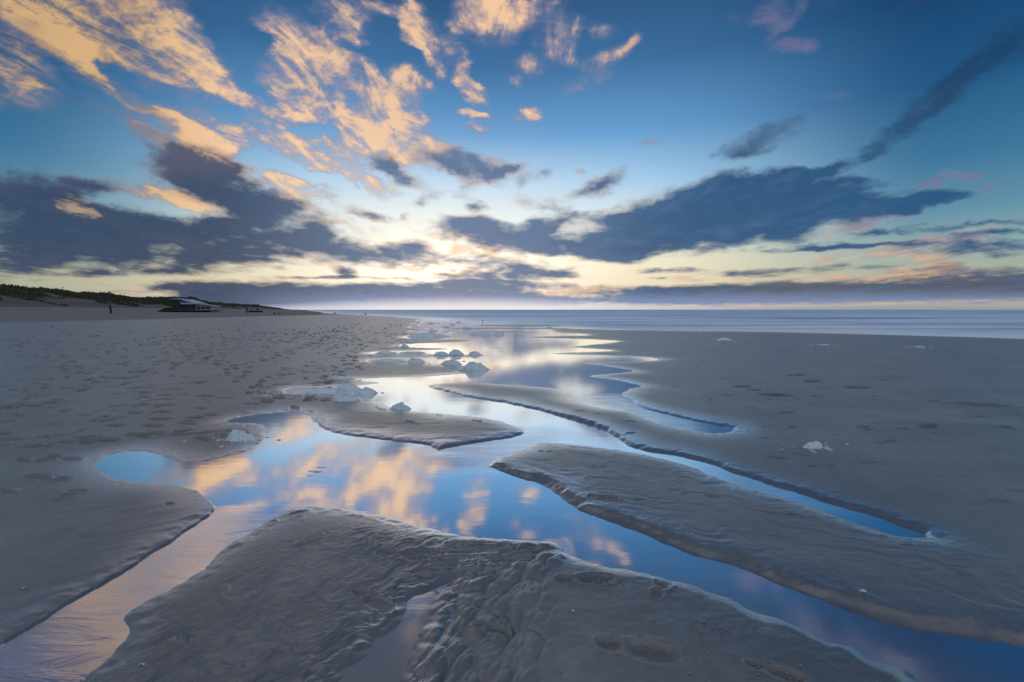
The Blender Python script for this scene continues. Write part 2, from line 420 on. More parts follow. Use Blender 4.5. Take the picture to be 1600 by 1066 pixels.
class MB:
    def __init__(self):
        self.v = []
        self.f = []

    def box(self, x0, x1, y0, y1, z0, z1):
        b = len(self.v)
        self.v += [(x0, y0, z0), (x1, y0, z0), (x1, y1, z0), (x0, y1, z0), (x0, y0, z1), (x1, y0, z1), (x1, y1, z1), (x0, y1, z1)]
        self.f += [(b, b + 3, b + 2, b + 1), (b + 4, b + 5, b + 6, b + 7), (b, b + 1, b + 5, b + 4), (b + 1, b + 2, b + 6, b + 5), (b + 2, b + 3, b + 7, b + 6), (b + 3, b, b + 4, b + 7)]
        return self

    def prism(self, prof, y0, y1):
        """prof in (x,z) swept from y0 to y1"""
        b = len(self.v)
        n = len(prof)
        self.v += [(x, y0, z) for x, z in prof] + [(x, y1, z) for x, z in prof]
        self.f += [tuple(range(b, b + n)), tuple(range(b + 2 * n - 1, b + n - 1, -1))]
        for i in range(n):
            j = (i + 1) % n
            self.f.append((b + i, b + n + i, b + n + j, b + j))
        return self

    def tube(self, p0, p1, r0, r1, n=8):
        p0 = np.array(p0, float)
        p1 = np.array(p1, float)
        d = p1 - p0
        d /= np.linalg.norm(d)
        a = np.cross(d, (0, 0, 1.0) if abs(d[2]) < 0.9 else (1.0, 0, 0))
        a /= np.linalg.norm(a)
        c = np.cross(d, a)
        b = len(self.v)
        for pp, r in ((p0, r0), (p1, r1)):
            for i in range(n):
                t = 2 * math.pi * i / n
                q = pp + r * (math.cos(t) * a + math.sin(t) * c)
                self.v.append(tuple(q))
        for i in range(n):
            j = (i + 1) % n
            self.f.append((b + i, b + j, b + n + j, b + n + i))
        self.f += [tuple(range(b + n - 1, b - 1, -1)), tuple(range(b + n, b + 2 * n))]
        return self

    def build(self, name, mat, parent=None, smooth=False):
        me = bpy.data.meshes.new(name)
        me.from_pydata(self.v, [], self.f)
        me.update()
        return link(name, me, mat, parent, smooth)


# gradient noise in numpy
_perm = rng.permutation(256).astype(np.int64)
_perm = np.concatenate([_perm, _perm])
_ang = rng.random(256) * 2 * np.pi
_gx, _gy = np.cos(_ang).astype(np.float32), np.sin(_ang).astype(np.float32)


def perlin(x, y):
    xf, yf = np.floor(x), np.floor(y)
    xi, yi = xf.astype(np.int64) & 255, yf.astype(np.int64) & 255
    fx, fy_ = (x - xf).astype(np.float32), (y - yf).astype(np.float32)
    su = fx * fx * fx * (fx * (fx * 6 - 15) + 10)
    sv = fy_ * fy_ * fy_ * (fy_ * (fy_ * 6 - 15) + 10)

    def g(ix, iy, ax, ay):
        h = _perm[_perm[ix & 255] + (iy & 255)]
        return _gx[h] * ax + _gy[h] * ay
    a = g(xi, yi, fx, fy_)
    b = g(xi + 1, yi, fx - 1, fy_)
    c = g(xi, yi + 1, fx, fy_ - 1)
    d = g(xi + 1, yi + 1, fx - 1, fy_ - 1)
    return (a + su * (b - a)) * (1 - sv) + (c + su * (d - c)) * sv


def fbm(x, y, octv=3, gain=0.5):
    s = 0
    amp = 1.0
    for i in range(octv):
        s = s + amp * perlin(x * 2 ** i + 17.3 * i, y * 2 ** i - 9.1 * i)
        amp *= gain
    return s


def sstep(a, b, x):
    t = np.clip((x - a) / (b - a), 0, 1)
    return t * t * (3 - 2 * t)


# ================================================================== water outlines (frame points put down on the beach plane)
P_MAIN = [(148,730),(156,718),(175,709),(205,705),(240,707),(265,714),(290,721),(315,722),(345,716),(378,708),(402,698),(413,686),(420,672),(414,664),(396,660),(372,661),(350,658),(372,653),(405,648),(440,645),(468,646),(484,650),(490,658),(500,667),(520,675),(548,681),(590,687),(630,691),(668,694),(684,704),(700,712),(722,717),(745,722),(765,729),(785,738),(810,747),(840,755),(865,768),(885,785),(910,800),(940,811),(975,823),(1010,837),(1050,857),(1090,872),(1130,880),(1160,889),(1200,906),(1250,926),(1300,946),(1350,966),(1400,981),(1450,991),(1520,1001),(1600,1012),(1720,1032),(1850,1070),(1850,1150),(1500,1150),
          (1450,1078),(1425,1050),(1395,1036),(1360,1030),(1335,1009),(1310,1004),(1285,1000),(1262,985),(1235,972),(1205,962),(1180,957),(1150,940),(1120,930),(1090,916),(1050,905),(1000,893),(950,885),(910,875),(884,866),(880,856),
          (866,847),(840,845),(780,843),(740,840),(700,832),(660,822),(620,812),(580,802),(540,795),(500,791),(465,793),(440,802),(418,815),
          (395,832),(360,850),(340,866),(322,885),(300,900),(270,918),(235,935),(205,955),(192,965),(200,975),(208,986),(195,1002),(170,1030),(130,1062),(90,1100),(40,1170),(-60,1250),(-300,1250),(-160,1080),
          (0,1008),(60,975),(120,935),(180,905),(230,870),(270,845),(310,818),(336,799),(330,786),(318,776),(300,766),(270,759),(230,755),(190,750),(165,743)]
P_CHAN = [(550,593),(600,591),(660,589),(705,586),(740,582),(790,586),(790,601),(740,597),(690,599.5),(663,603),(680,608),(712,616),(740,622),(780,628),(820,636),(850,644),(880,652),(905,660),(932,668),(960,683),(985,698),(1010,706),(1045,710),(1100,722),(1150,740),(1200,757),(1250,772),(1300,788),(1350,802),(1400,820),(1456,840),(1420,842),(1380,833),(1320,813),(1260,791),(1200,773),(1150,758),(1100,738),(1060,722),(1010,713),(980,707),(930,699),(880,693),(850,691),(830,697),(800,708),(770,720),(765,731),(740,723),(700,713),(682,706),(700,700),(735,694),(775,688),(812,682),(823,674),(800,664),(770,656),(740,651),(680,646),(640,642),(612,637),(600,631),(585,626),(560,618),(530,612),(500,613),(470,615),(445,612),(455,606),(500,607),(560,603),(600,598),(575,596)]
P_MID = [(840,518.5),(940,523.5),(850,525.5),(800,527),(860,529),(920,530.5),(974,533),(940,537),(905,540),(882,543),(920,545),(967,548),(930,549.5),(880,551),(853,553),(900,555),(960,556),(1010,558.5),(1034,562),(1000,565),(950,566),(903,567.5),(930,570),(965,575),(995,580),(965,583),(912,588),(950,592),(980,598),(1009,604),(980,607),(985,609),(968,616),(988,628),(1000,637),(1040,648),(1080,658),(1120,665),(1140,668),(1148,672),(1140,677),(1110,678),(1080,673),(1040,665),(1010,655),(985,645),(955,641),(925,635),(898,626),(880,613),(872,607),(830,604),(790,601),(740,597),(730,588),(735,581),(750,576),(735,572),(700,570),(640,567),(600,566),(568,563.5),(600,561),(640,560),(690,559.5),(745,558.5),(752,557),(735,554.5),(700,553.5),(640,553.5),(590,554),(572,552),(590,549.5),(640,548.5),(690,547.5),(704,545.5),(690,543.5),(650,543),(622,541),(632,538),(660,537.5),(700,536),(735,534),(749,532),(735,530.5),(700,530),(640,529),(625,527),(640,524),(700,523),(722,521),(650,520),(636,517),(660,516),(700,515.5),(650,513),(636,511),(667,508),(636,506),(668,504),(650,501),(655,499),(760,495),(900,500)]
P_RILL = [(634,944),(651,932),(684,922),(668,950),(672,967),(651,988),(647,1009),(638,1030),(626,1066),(610,1120),(470,1120),(525,1066),(546,1042),(580,1022),(597,996),(626,976),(638,957)]
SHORE = [(1900,545),(1750,537),(1600,530),(1500,526.5),(1400,523.5),(1300,521),(1200,519),(1100,517.5),(1000,516),(930,514.5),(880,513),(800,511),(740,503),(690,500),(655,498),(620,495.5),(580,492.6),(540,491.4)]
ISLES = [  # thin sand streaks in the far water: x0, x1, y, half thickness
    (735, 892, 508.8, 1.9), (650, 905, 513.6, 1.5), (690, 850, 519.3, 1.6), (655, 730, 504.8, 0.8), (655, 720, 509.6, 0.7), (760, 840, 516.3, 0.6), (800, 870, 531.5, 0.6), (640, 700, 539.8, 0.6), (760, 800, 543.5, 0.6),
    (475, 493, 743.5, 2.0), (480, 508, 736.5, 2.4), (492, 514, 730.5, 1.8), (690, 745, 577.5, 1.0), (805, 850, 537.5, 0.5)]


def chaikin(pts):
    out = []
    for i in range(len(pts)):
        a, b = np.array(pts[i], float), np.array(pts[(i + 1) % len(pts)], float)
        out += [tuple(a * 0.75 + b * 0.25), tuple(a * 0.25 + b * 0.75)]
    return out


def ground_poly(pts, smooth=True):
    if smooth:
        pts = chaikin(pts)
    return np.array([px_ground(x, y) for x, y in pts], dtype=np.float32)


POLYS = [ground_poly(P_MAIN), ground_poly(P_CHAN), ground_poly(P_MID), ground_poly(P_RILL)]
ISL = []
for x0, x1, y, t in ISLES:
    pts = []
    for i in range(12):
        a = 2 * math.pi * i / 12
        pts.append(((x0 + x1) / 2 + (x1 - x0) / 2 * math.cos(a), y + t * math.sin(a)))
    ISL.append(ground_poly(pts, False))
sea_pts = [px_ground(x, y) for x, y in SHORE]
SEA = np.array(sea_pts + [(-62, 150), (-105, 250), (-190, 430), (-430, 960), (-1350, 3000), (-22500, 50000), (60000, 50000), (60000, -300), (300, -300), (150, -150), (80, -60), (55, -10)], dtype=np.float32)


def inside_dist(poly, X, Y, far=1e9):
    """positive inside"""
    n = len(poly)
    ins = np.zeros(X.shape, dtype=bool)
    d2 = np.full(X.shape, 1e12, dtype=np.float32)
    for i in range(n):
        ax, ay = poly[i]
        bx, by = poly[(i + 1) % n]
        ex, ey = bx - ax, by - ay
        px_, py_ = X - ax, Y - ay
        L = ex * ex + ey * ey
        if L < 1e-12:
            continue
        t = np.clip((px_ * ex + py_ * ey) / L, 0, 1)
        qx, qy = px_ - t * ex, py_ - t * ey
        np.minimum(d2, qx * qx + qy * qy, out=d2)
        c = (ay > Y) != (by > Y)
        if ey != 0:
            ins ^= c & (px_ < py_ * (ex / ey))
    d = np.sqrt(d2)
    return np.where(ins, d, -d)


def polyline_dist(pts, X, Y):
    d2 = np.full(X.shape, 1e12, dtype=np.float32)
    for (ax, ay), (bx, by) in zip(pts[:-1], pts[1:]):
        ex, ey = bx - ax, by - ay
        px_, py_ = X - ax, Y - ay
        t = np.clip((px_ * ex + py_ * ey) / (ex * ex + ey * ey), 0, 1)
        qx, qy = px_ - t * ex, py_ - t * ey
        np.minimum(d2, qx * qx + qy * qy, out=d2)
    return np.sqrt(d2)


def water_dist(X, Y):
    """signed distance: positive in pools / sea, metres"""
    wd = inside_dist(SEA, X, Y)
    r = np.hypot(X, Y)
    near = np.where((r < 140) & (Y > -1.5))[0]
    xs, ys = X[near], Y[near]
    best = np.full(xs.shape, -1e6, dtype=np.float32)
    for k, P in enumerate(POLYS):
        lo, hi = P.min(0), P.max(0)
        pad = 3.0 + 0.15 * hi[1]
        s = np.where((xs > lo[0] - pad) & (xs < hi[0] + pad) & (ys > lo[1] - pad) & (ys < hi[1] + pad))[0]
        best[s] = np.maximum(best[s], inside_dist(P, xs[s], ys[s]))
    for P in ISL:
        lo, hi = P.min(0), P.max(0)
        s = np.where((xs > lo[0] - 2) & (xs < hi[0] + 2) & (ys > lo[1] - 2) & (ys < hi[1] + 2))[0]
        isl = inside_dist(P, xs[s], ys[s])
        best[s] = np.minimum(best[s], -isl)
        wd[near[s]] = np.minimum(wd[near[s]], -isl)
    wd[near] = np.maximum(wd[near], best)
    return wd


# ================================================================== the beach: one polar sheet round the camera
def radii():
    rr = [0.30, 0.5, 0.7, 0.85, 1.0, 1.1, 1.2]
    y = 1110.0
    while y > 497:
        d = px_dir(800, y)
        r = EYE / (-d[2]) * math.hypot(d[0], d[1])
        if r > rr[-1]:
            rr.append(r)
        y -= 1.05 if y > 560 else 0.8
    while rr[-1] < 5200:
        rr.append(rr[-1] * 1.028)
    return np.array(rr, dtype=np.float32)


R_ = radii()
front_a = np.linspace(-57, 57, 1441)
back_a = np.linspace(57, 303, 80)[1:-1]
A_ = np.radians(np.concatenate([front_a, back_a])).astype(np.float32)
NR, NA = len(R_), len(A_)
RR, AA = np.meshgrid(R_, A_, indexing='ij')
GX = (RR * np.sin(AA)).ravel()
GY = (RR * np.cos(AA)).ravel()
GR = RR.ravel()

wd_raw = water_dist(GX, GY)
# ragged edges, finer close up
en = np.zeros_like(GX)
nr = np.where(GR < 60)[0]
en[nr] = 0.010 * fbm(GX[nr] * 9, GY[nr] * 9, 3) * np.clip(GR[nr] * 0.4, 0.6, 4) + 0.02 * fbm(GX[nr] * 1.7, GY[nr] * 1.7, 2) * np.clip(GR[nr] * .3, 0.3, 3)
wd = wd_raw + en * np.exp(-np.abs(wd_raw) / 0.5)
land = np.maximum(-wd, 0)

# general lie of the beach
S_in = -GX - 0.45 * GY
Z = 0.008 * (1 - np.exp(-land / 0.10)) + 0.016 * (1 - np.exp(-land / 0.9))
Z *= np.interp(GR, [5, 14, 60], [1.0, 0.35, 0.5])
Z += np.interp(GR, [5, 14, 60], [1.0, 0.3, 1.0]) * 0.02 * (1 - np.exp(-land / 6.0)) * (1 + fbm(GX * 0.12, GY * 0.12, 2))
Z += 2.1 * sstep(56, 100, S_in) * np.clip(1.0, 0, 1)
Z += sstep(25, 60, S_in) * 0.10 * fbm(GX * 0.05, GY * 0.11, 3)
inw = wd > 0
Z = np.where(inw, -0.10 * (1 - np.exp(-wd / 0.35)), Z)


# cut banks: frame polylines, height, edge width, width of raised back
def bank(pts, h, wedge, back, xlim=None):
    g = [px_ground(x, y) for x, y in pts]
    arr = np.array(g)
    lo, hi = arr.min(0) - back * 2.5, arr.max(0) + back * 2.5
    s = np.where((GX > lo[0]) & (GX < hi[0]) & (GY > lo[1]) & (GY < hi[1]) & (~inw))[0]
    d = polyline_dist(g, GX[s], GY[s]).astype(np.float32)
    jag = 1 + 0.7 * fbm(GX[s] * 5, GY[s] * 5, 3)
    Z[s] += 0.50 * h * sstep(0, 1, land[s] / (wedge * np.clip(jag, 0.3, 2))) * np.exp(-(d / back) ** 2)


bank([(770,736),(810,747),(840,755),(865,768),(885,785),(910,800),(940,811),(975,823),(1010,837),(1050,857),(1090,872),(1130,880),(1160,889),(1200,906),(1250,926),(1300,946),(1350,966),(1400,981),(1450,991),(1520,1001),(1600,1012),(1720,1032)], 0.050, 0.09, 0.7)
bank([(905,660),(932,668),(960,683),(985,698),(1010,706),(1045,710),(1100,722),(1150,740),(1200,757),(1250,772),(1300,788),(1350,802),(1400,820),(1452,838)], 0.030, 0.05, 0.5)
bank([(690,606),(740,622),(780,628),(820,636),(850,644),(880,652),(905,660)], 0.030, 0.05, 0.5)
bank([(985,630),(1000,637),(1040,648),(1080,658),(1120,665),(1148,671)], 0.024, 0.04, 0.5)
bank([(-100,1050),(0,1008),(60,975),(120,935),(180,905),(230,870),(270,845),(310,818),(336,799)], 0.016, 0.006, 0.20)
bank([(500,668),(548,682),(590,688),(650,693),(700,690),(770,680),(820,673)], 0.015, 0.03, 0.3)

# ---- water-worked sand, near ground only
nz = np.where((GR < 16) & (GY > 0.2))[0]
x, y = GX[nz], GY[nz]
ld = land[nz]
on_land = sstep(0.0, 0.12, ld)
px_v = None


def along(xx, yy, deg):
    c, s = math.cos(math.radians(deg)), math.sin(math.radians(deg))
    return xx * c + yy * s, -xx * s + yy * c


def region(pts, feather):
    g = np.array([px_ground(a, b) for a, b in pts], dtype=np.float32)
    return sstep(-feather, feather, inside_dist(g, x, y))


# left foreground bar: lobed flow ridges
RG_L = region([(150,1120),(250,1000),(330,930),(450,850),(560,830),(700,850),(860,850),(780,890),(660,930),(600,1000),(520,1100),(450,1150)], 0.10)
wa, wb = along(x, y, 38)
warp = fbm(wa * 6, wb * 6, 2)
rip = 1 - np.abs(fbm(wa * 4.2 + 1.1 * warp, wb * 17 + 1.9 * warp, 2)) * 2.2
h = 0.0120 * RG_L * (rip - 0.55) * (0.65 + 0.9 * fbm(x * 2.2, y * 2.2, 2)) * on_land
h += 0.0028 * RG_L * fbm(wa * 14, wb * 55, 2) * on_land
# delta of lobes right of the rill
RG_D = region([(600,1180),(628,1040),(640,985),(660,950),(700,915),(760,885),(840,868),(880,870),(850,900),(860,960),(850,1040),(820,1180)], 0.05)
wa, wb = along(x, y, 62)


def scales(a, b):
    """rounded tongues with creases between them"""
    ia, ib = np.floor(a), np.floor(b)
    best = np.full(a.shape, 9.0, dtype=np.float32)
    for da in (-1, 0, 1):
        for db in (-1, 0, 1):
            ca, cb = (ia + da).astype(np.int64), (ib + db).astype(np.int64)
            h1 = _perm[_perm[ca & 255] + (cb & 255)]
            h2 = _perm[h1]
            qa = ca + 0.15 + 0.7 * h1 / 255.0 - a
            qb = cb + 0.15 + 0.7 * h2 / 255.0 - b
            best = np.minimum(best, qa * qa + qb * qb)
    return best


dl = np.where(RG_D > 0.001)[0]
xa, xb = wa[dl], wb[dl]
w1, w2 = fbm(xa * 4, xb * 6, 2), fbm(xa * 4 + 30, xb * 6 + 12, 2)
sc1 = np.clip(1 - 1.25 * scales(xa * 7 + 0.9 * w1, xb * 15 + 0.9 * w2), 0, 1)
sc2 = np.clip(1 - 1.25 * scales(xa * 16 + 0.9 * w2 + 40, xb * 34 + 0.9 * w1 + 40), 0, 1)
h[dl] += (0.030 * (sc1 - 0.5) + 0.009 * (sc2 - 0.5) + 0.012 * w1) * RG_D[dl] * on_land[dl]
# the notch: fanned flow lines that run from the pool lip down into the rill
nx, ny = px_ground(885, 856)
ang = np.arctan2(y - ny, x - nx)
dn = np.hypot(x - nx, y - ny)
RG_N = region([(700,850),(780,838),(868,842),(884,858),(860,868),(780,900),(700,935),(620,955),(600,930),(660,890)], 0.03)
fl = 1 - 2 * np.abs(fbm(ang * 11 + 0.6 * fbm(x * 5, y * 5, 1), dn * 2.2, 2))
h += (0.019 * fl - 0.006) * RG_N * on_land
# rill bed from notch to the little pond
gl_ = [px_ground(a, b) for a, b in ((884,857),(850,866),(790,890),(730,912),(684,926),(655,945))]
dr = polyline_dist(gl_, x, y)
h -= 0.016 * np.exp(-(dr / 0.035) ** 2) * on_land
film_x = np.zeros_like(GX)
film_x[nz] = np.maximum(0.9 * np.exp(-(dr / 0.05) ** 2), 0.55 * RG_N)
# bar D (right) soft combed sand, and small rills elsewhere
RG_R = region([(800,720),(900,690),(1100,740),(1450,850),(1750,930),(1750,1010),(1400,975),(1100,860),(900,770)], 0.15)
wa, wb = along(x, y, -20)
h += 0.0058 * RG_R * (1 - 2 * np.abs(fbm(wa * 2.2 + fbm(x * 3, y * 3, 2), wb * 7 + 2.2 * fbm(x * 1.8, y * 1.8, 3), 3))) * (0.5 + 0.9 * np.abs(fbm(x * 1.1 + 7, y * 1.1, 2))) * on_land
RG_B = region([(440,640),(520,622),(620,640),(760,655),(830,673),(700,698),(540,684),(480,660)], 0.15)
h += 0.0050 * RG_B * (1 - 2 * np.abs(fbm(x * 2.6, y * 7, 3))) * on_land
RG_LL = region([(-200,800),(300,790),(336,800),(200,900),(0,1010),(-300,1150)], 0.1)
wa, wb = along(x, y, 30)
h += 0.0045 * RG_LL * (1 - 2.2 * np.abs(fbm(wa * 1.6, wb * 7 + 0.7 * fbm(x * 2, y * 2, 2), 2))) * on_land
RG_F = region([(860,900),(1000,900),(1200,970),(1450,1080),(1500,1200),(840,1200)], 0.1)
h += (0.0050 * fbm(x * 2.5, y * 3.5, 3) + 0.0016 * fbm(x * 14, y * 20, 3)) * RG_F * on_land
# edges eaten into little notches
edge = np.exp(-((ld - 0.05) / 0.05) ** 2)
h += 0.006 * edge * fbm(x * 13, y * 13, 2) * (1 - RG_F)
h += 0.0012 * fbm(x * 30, y * 30, 2) * on_land
Z[nz] += h
# wind texture, mid distance
mz = np.where((GR >= 2) & (GR < 70) & (~inw))[0]
x, y = GX[mz], GY[mz]
Z[mz] += (0.004 * fbm(x * 1.3, y * 2.2, 3) + 0.003 * fbm(x * 5, y * 6, 2) * sstep(0.5, 2.5, -x - 0.1 * y)) * sstep(0.1, 1.0, land[mz]) * np.clip(GR[mz] / 8, 0.5, 2)

# ---- footprints and dents, stamped into the sheet
Z_before = Z.copy()
ZG = Z.reshape(NR, NA)
XG = GX.reshape(NR, NA)
YG = GY.reshape(NR, NA)
LG = land.reshape(NR, NA)
SC = np.zeros((NR, NA), dtype=np.float32)


def window(cx, cy, rad):
    r = math.hypot(cx, cy)
    a = math.atan2(cx, cy)
    i0 = np.searchsorted(R_, r - rad)
    i1 = np.searchsorted(R_, r + rad) + 1
    da = rad / max(r, 0.01)
    j0 = np.searchsorted(A_[:1441], a - da)
    j1 = np.searchsorted(A_[:1441], a + da) + 1
    return max(i0, 0), min(i1, NR), max(j0, 0), min(j1, 1441)


def dent(cx, cy, lx, ly, rot, depth, rim=0.35, rough=0.0, need_dry=True):
    if cx < 0:
        depth = depth * min(max(math.hypot(cx, cy) / 7.0, 1.0), 2.2)
    i0, i1, j0, j1 = window(cx, cy, max(lx, ly) * 1.8)
    if i1 - i0 < 1 or j1 - j0 < 1:
        return
    xx, yy = XG[i0:i1, j0:j1] - cx, YG[i0:i1, j0:j1] - cy
    c, s = math.cos(rot), math.sin(rot)
    a, b = (xx * c + yy * s) / lx, (-xx * s + yy * c) / ly
    q = np.sqrt(a * a + b * b)
    prof = -depth * (1 - sstep(0.55, 1.0, q)) + depth * rim * np.exp(-((q - 1.12) / 0.16) ** 2)
    if rough:
        prof = prof + depth * rough * fbm(xx * 45 + cx * 9, yy * 45, 2) * (q < 1.1)
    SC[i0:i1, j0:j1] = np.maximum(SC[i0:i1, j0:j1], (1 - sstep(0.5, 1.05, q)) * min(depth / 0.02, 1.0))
    ZG[i0:i1, j0:j1] += prof * (sstep(0.0, 0.06, LG[i0:i1, j0:j1]) if need_dry else 1)


def shoe(px, py, qx, qy, depth=0.010, bars=True):
    """print from heel (px,py) to toe (qx,qy), frame points"""
    hx, hy = px_ground(px, py)
    tx, ty = px_ground(qx, qy)
    L = math.hypot(tx - hx, ty - hy)
    rot = math.atan2(ty - hy, tx - hx)
    k = L / 0.30
    def at(f):
        return hx + (tx - hx) * f, hy + (ty - hy) * f
    a = at(0.16)
    dent(a[0], a[1], 0.052 * k, 0.036 * k, rot, depth, 0.35, 0.3)
    b = at(0.66)
    dent(b[0], b[1], 0.108 * k, 0.050 * k, rot, depth * 0.95, 0.4, 0.5)
    if bars:
        for f in (0.06, 0.15, 0.24, 0.45, 0.53, 0.61, 0.69, 0.77, 0.85):
            c = at(f)
            dent(c[0], c[1], 0.007 * k, 0.034 * k, rot, depth * 0.55, 0.3)


shoe(932, 1012, 1068, 1036, 0.012, False)
shoe(868, 912, 962, 912, 0.008)
shoe(1022, 944, 1050, 900, 0.006)
shoe(1165, 1045, 1260, 1075, 0.012, False)
shoe(585, 868, 695, 872, 0.008, False)
shoe(555, 925, 612, 958, 0.009, False)
shoe(408, 822, 480, 800, 0.007)
shoe(100, 832, 158, 846, 0.005, False)
shoe(918, 782, 968, 788, 0.012, False)
shoe(740, 985, 800, 1000, 0.012, False)
for (a, b, l, d_) in [(1000,790,.05,.01),(1115,783,.07,.012),(1070,778,.04,.01),(1240,812,.04,.008),(1505,910,.035,.02),(1420,862,.03,.012),(845,710,.05,.01),(858,711,.04,.01),(995,775,.04,.008),
                     (1555,787,.10,.02),(640,662,.10,.02),(745,660,.10,.015),(690,650,.10,.015),(1180,612,.2,.03),(1530,636,.4,.04),(1210,620,.3,.04),(1245,588,.3,.04),(1270,598,.3,.03),(1460,630,.15,.03),(1340,608,.3,.03),
                     (1450,670,.2,.03),(1275,622,.12,.02),(1160,606,.25,.03),(1365,621,.12,.02),(1525,655,.15,.02),(1570,672,.1,.03),(1410,674,.1,.02),(1350,671,.12,.02),(1135,620,.15,.02),(1175,640,.1,.02),(1230,648,.15,.02),
                     (62,748,.16,.025),(85,752,.14,.02),(40,722,.14,.02),(15,770,.12,.02),(110,720,.14,.02),(60,700,.18,.03),(20,690,.18,.02),(140,690,.16,.02),(165,660,.16,.03),(180,668,.16,.03),(210,648,.16,.03),(305,655,.12,.03),(330,650,.12,.03),(312,640,.12,.03),(295,660,.1,.02),
                     (120,770,.10,.012),(95,783,.10,.012),(105,776,.08,.012),(265,790,.05,.01)]:
    g = px_ground(a, b)
    dent(g[0], g[1], l * .8, l * 0.34, random.uniform(-.4, .4), d_ * .6, 0.3, 0.4)
for (a, b) in [(335, 722), (290, 727), (250, 735)]:
    pass
# trampled sand on the left beach: tracks of prints
prints = 0
for tr in range(64):
    sx = random.uniform(-46, -3.2)
    sy = random.uniform(3, 44)
    if random.random() < 0.62:
        sy = random.uniform(3, 18)
        sx = -random.uniform(2.2, 16)
    hd = random.choice([1.9, 2.0, 1.75, 2.1, -1.2, 1.85, 1.95, 2.6]) + random.uniform(-.25, .25)
    cx, cy = sx, sy
    side = 1
    for st in range(random.randint(14, 46)):
        cx += math.cos(hd) * 0.66
        cy += math.sin(hd) * 0.66
        hd += random.uniform(-.07, .07)
        side = -side
        fx_, fy2 = cx - math.sin(hd) * 0.11 * side, cy + math.cos(hd) * 0.11 * side
        if math.hypot(fx_, fy2) < 4.2 or fx_ > -1.6 - 0.12 * fy2 or math.hypot(fx_, fy2) > 62 or abs(fx_ / fy2) > 1.5:
            continue
        sc = random.uniform(.7, 1.15)
        dent(fx_, fy2, 0.19 * sc, 0.085 * sc, hd, random.uniform(.012, .030), 0.3, 0.35)
        prints += 1
for i in range(1900):
    a = math.radians(random.uniform(-54, 3))
    r = 3 + 50 * random.random() ** 1.5
    fx_, fy2 = r * math.sin(a), r * math.cos(a)
    if fx_ > -1.3 - 0.16 * fy2 or r < 5.0:
        continue
    dent(fx_, fy2, random.uniform(.04, .20) * random.uniform(.6, 1.1), random.uniform(.025, .075), random.uniform(-.6, .6), random.uniform(.008, .024), 0.22, 0.3)
for i in range(420):
    a = math.radians(random.uniform(4, 54))
    r = 4 + 18 * random.random()
    fx_, fy2 = r * math.sin(a), r * math.cos(a)
    dent(fx_, fy2, random.uniform(.03, .11), random.uniform(.015, .035), random.uniform(-.5, .5), random.uniform(.003, .010), 0.3, 0.5)
Z = ZG.ravel()
Z = np.where(land > 0.02, np.maximum(Z, np.minimum(Z_before, 0.003)), Z)
Z = np.where(wd_raw < -0.03, np.maximum(Z, np.where(GR < 4, -0.012, 0.0015)), Z)
Z = np.maximum(Z, -0.35)


def polar_faces(nr_, na_, keep=None):
    i, j = np.meshgrid(np.arange(nr_ - 1), np.arange(na_), indexing='ij')
    j2 = (j + 1) % na_
    f = np.stack([i * na_ + j, (i + 1) * na_ + j, (i + 1) * na_ + j2, i * na_ + j2], axis=-1).reshape(-1, 4)
    return f if keep is None else f[keep]


def ground_z(x, y):
    r = math.hypot(x, y)
    a = math.atan2(x, y)
    i = min(max(int(np.searchsorted(R_, r)), 1), NR - 1)
    j = min(max(int(np.searchsorted(A_[:1441], a)), 1), 1440)
    return float(ZG2[i, j])


ZG2 = Z.reshape(NR, NA)
ci = NR * NA
verts = np.concatenate([np.stack([GX, GY, Z], 1), [[0, 0, float(ZG2[0].mean())]]])
quads = polar_faces(NR, NA)
me = np_mesh("beach_sand", verts, quads)
# wetness around water, kept on the mesh
wet = np.exp(-land / 0.20) * 0.6 + 0.4 * np.exp(-land / np.clip(GR * 0.12, .3, 6))
film_a = np.exp(-(land / (0.08 + 0.10 * np.clip(GR * 0.3, 0.6, 1.4) * (1 + 1.2 * fbm(GX * 1.3, GY * 1.3, 2)))) ** 1.5)
film_a = np.maximum(film_a, film_x)
dry_far = sstep(42, 50, -GX + 2.5 * fbm(GX * 0.06, GY * 0.06, 2) + 0.02 * GY)
att = me.attributes.new("wet", 'FLOAT', 'POINT')
att.data.foreach_set('value', np.append(np.clip(wet, 0, 1), 0).astype(np.float32))
att = me.attributes.new("film", 'FLOAT', 'POINT')
att.data.foreach_set('value', np.append(np.clip(film_a, 0, 1), 0).astype(np.float32))
att = me.attributes.new("scuff_shade", 'FLOAT', 'POINT')
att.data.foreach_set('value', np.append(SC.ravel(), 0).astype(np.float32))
att = me.attributes.new("upper_beach", 'FLOAT', 'POINT')
att.data.foreach_set('value', np.append(dry_far, 0).astype(np.float32))


# ================================================================== materials
def material(name):
    m_ = bpy.data.materials.new(name)
    m_.use_nodes = True
    return m_, NT(m_.node_tree)


def principled(t, **kw):
    b = t.n('ShaderNodeBsdfPrincipled')
    for k, vv in kw.items():
        t.put(b.inputs[k.replace('_', ' ')], vv)
    o = t.n('ShaderNodeOutputMaterial')
    t.put(o.inputs[0], b.outputs[0])
    return b, o


def bump(t, height, strength, dist):
    b = t.n('ShaderNodeBump')
    b.inputs['Strength'].default_value = strength
    b.inputs['Distance'].default_value = dist
    t.put(b.inputs['Height'], height)
    return b.outputs[0]


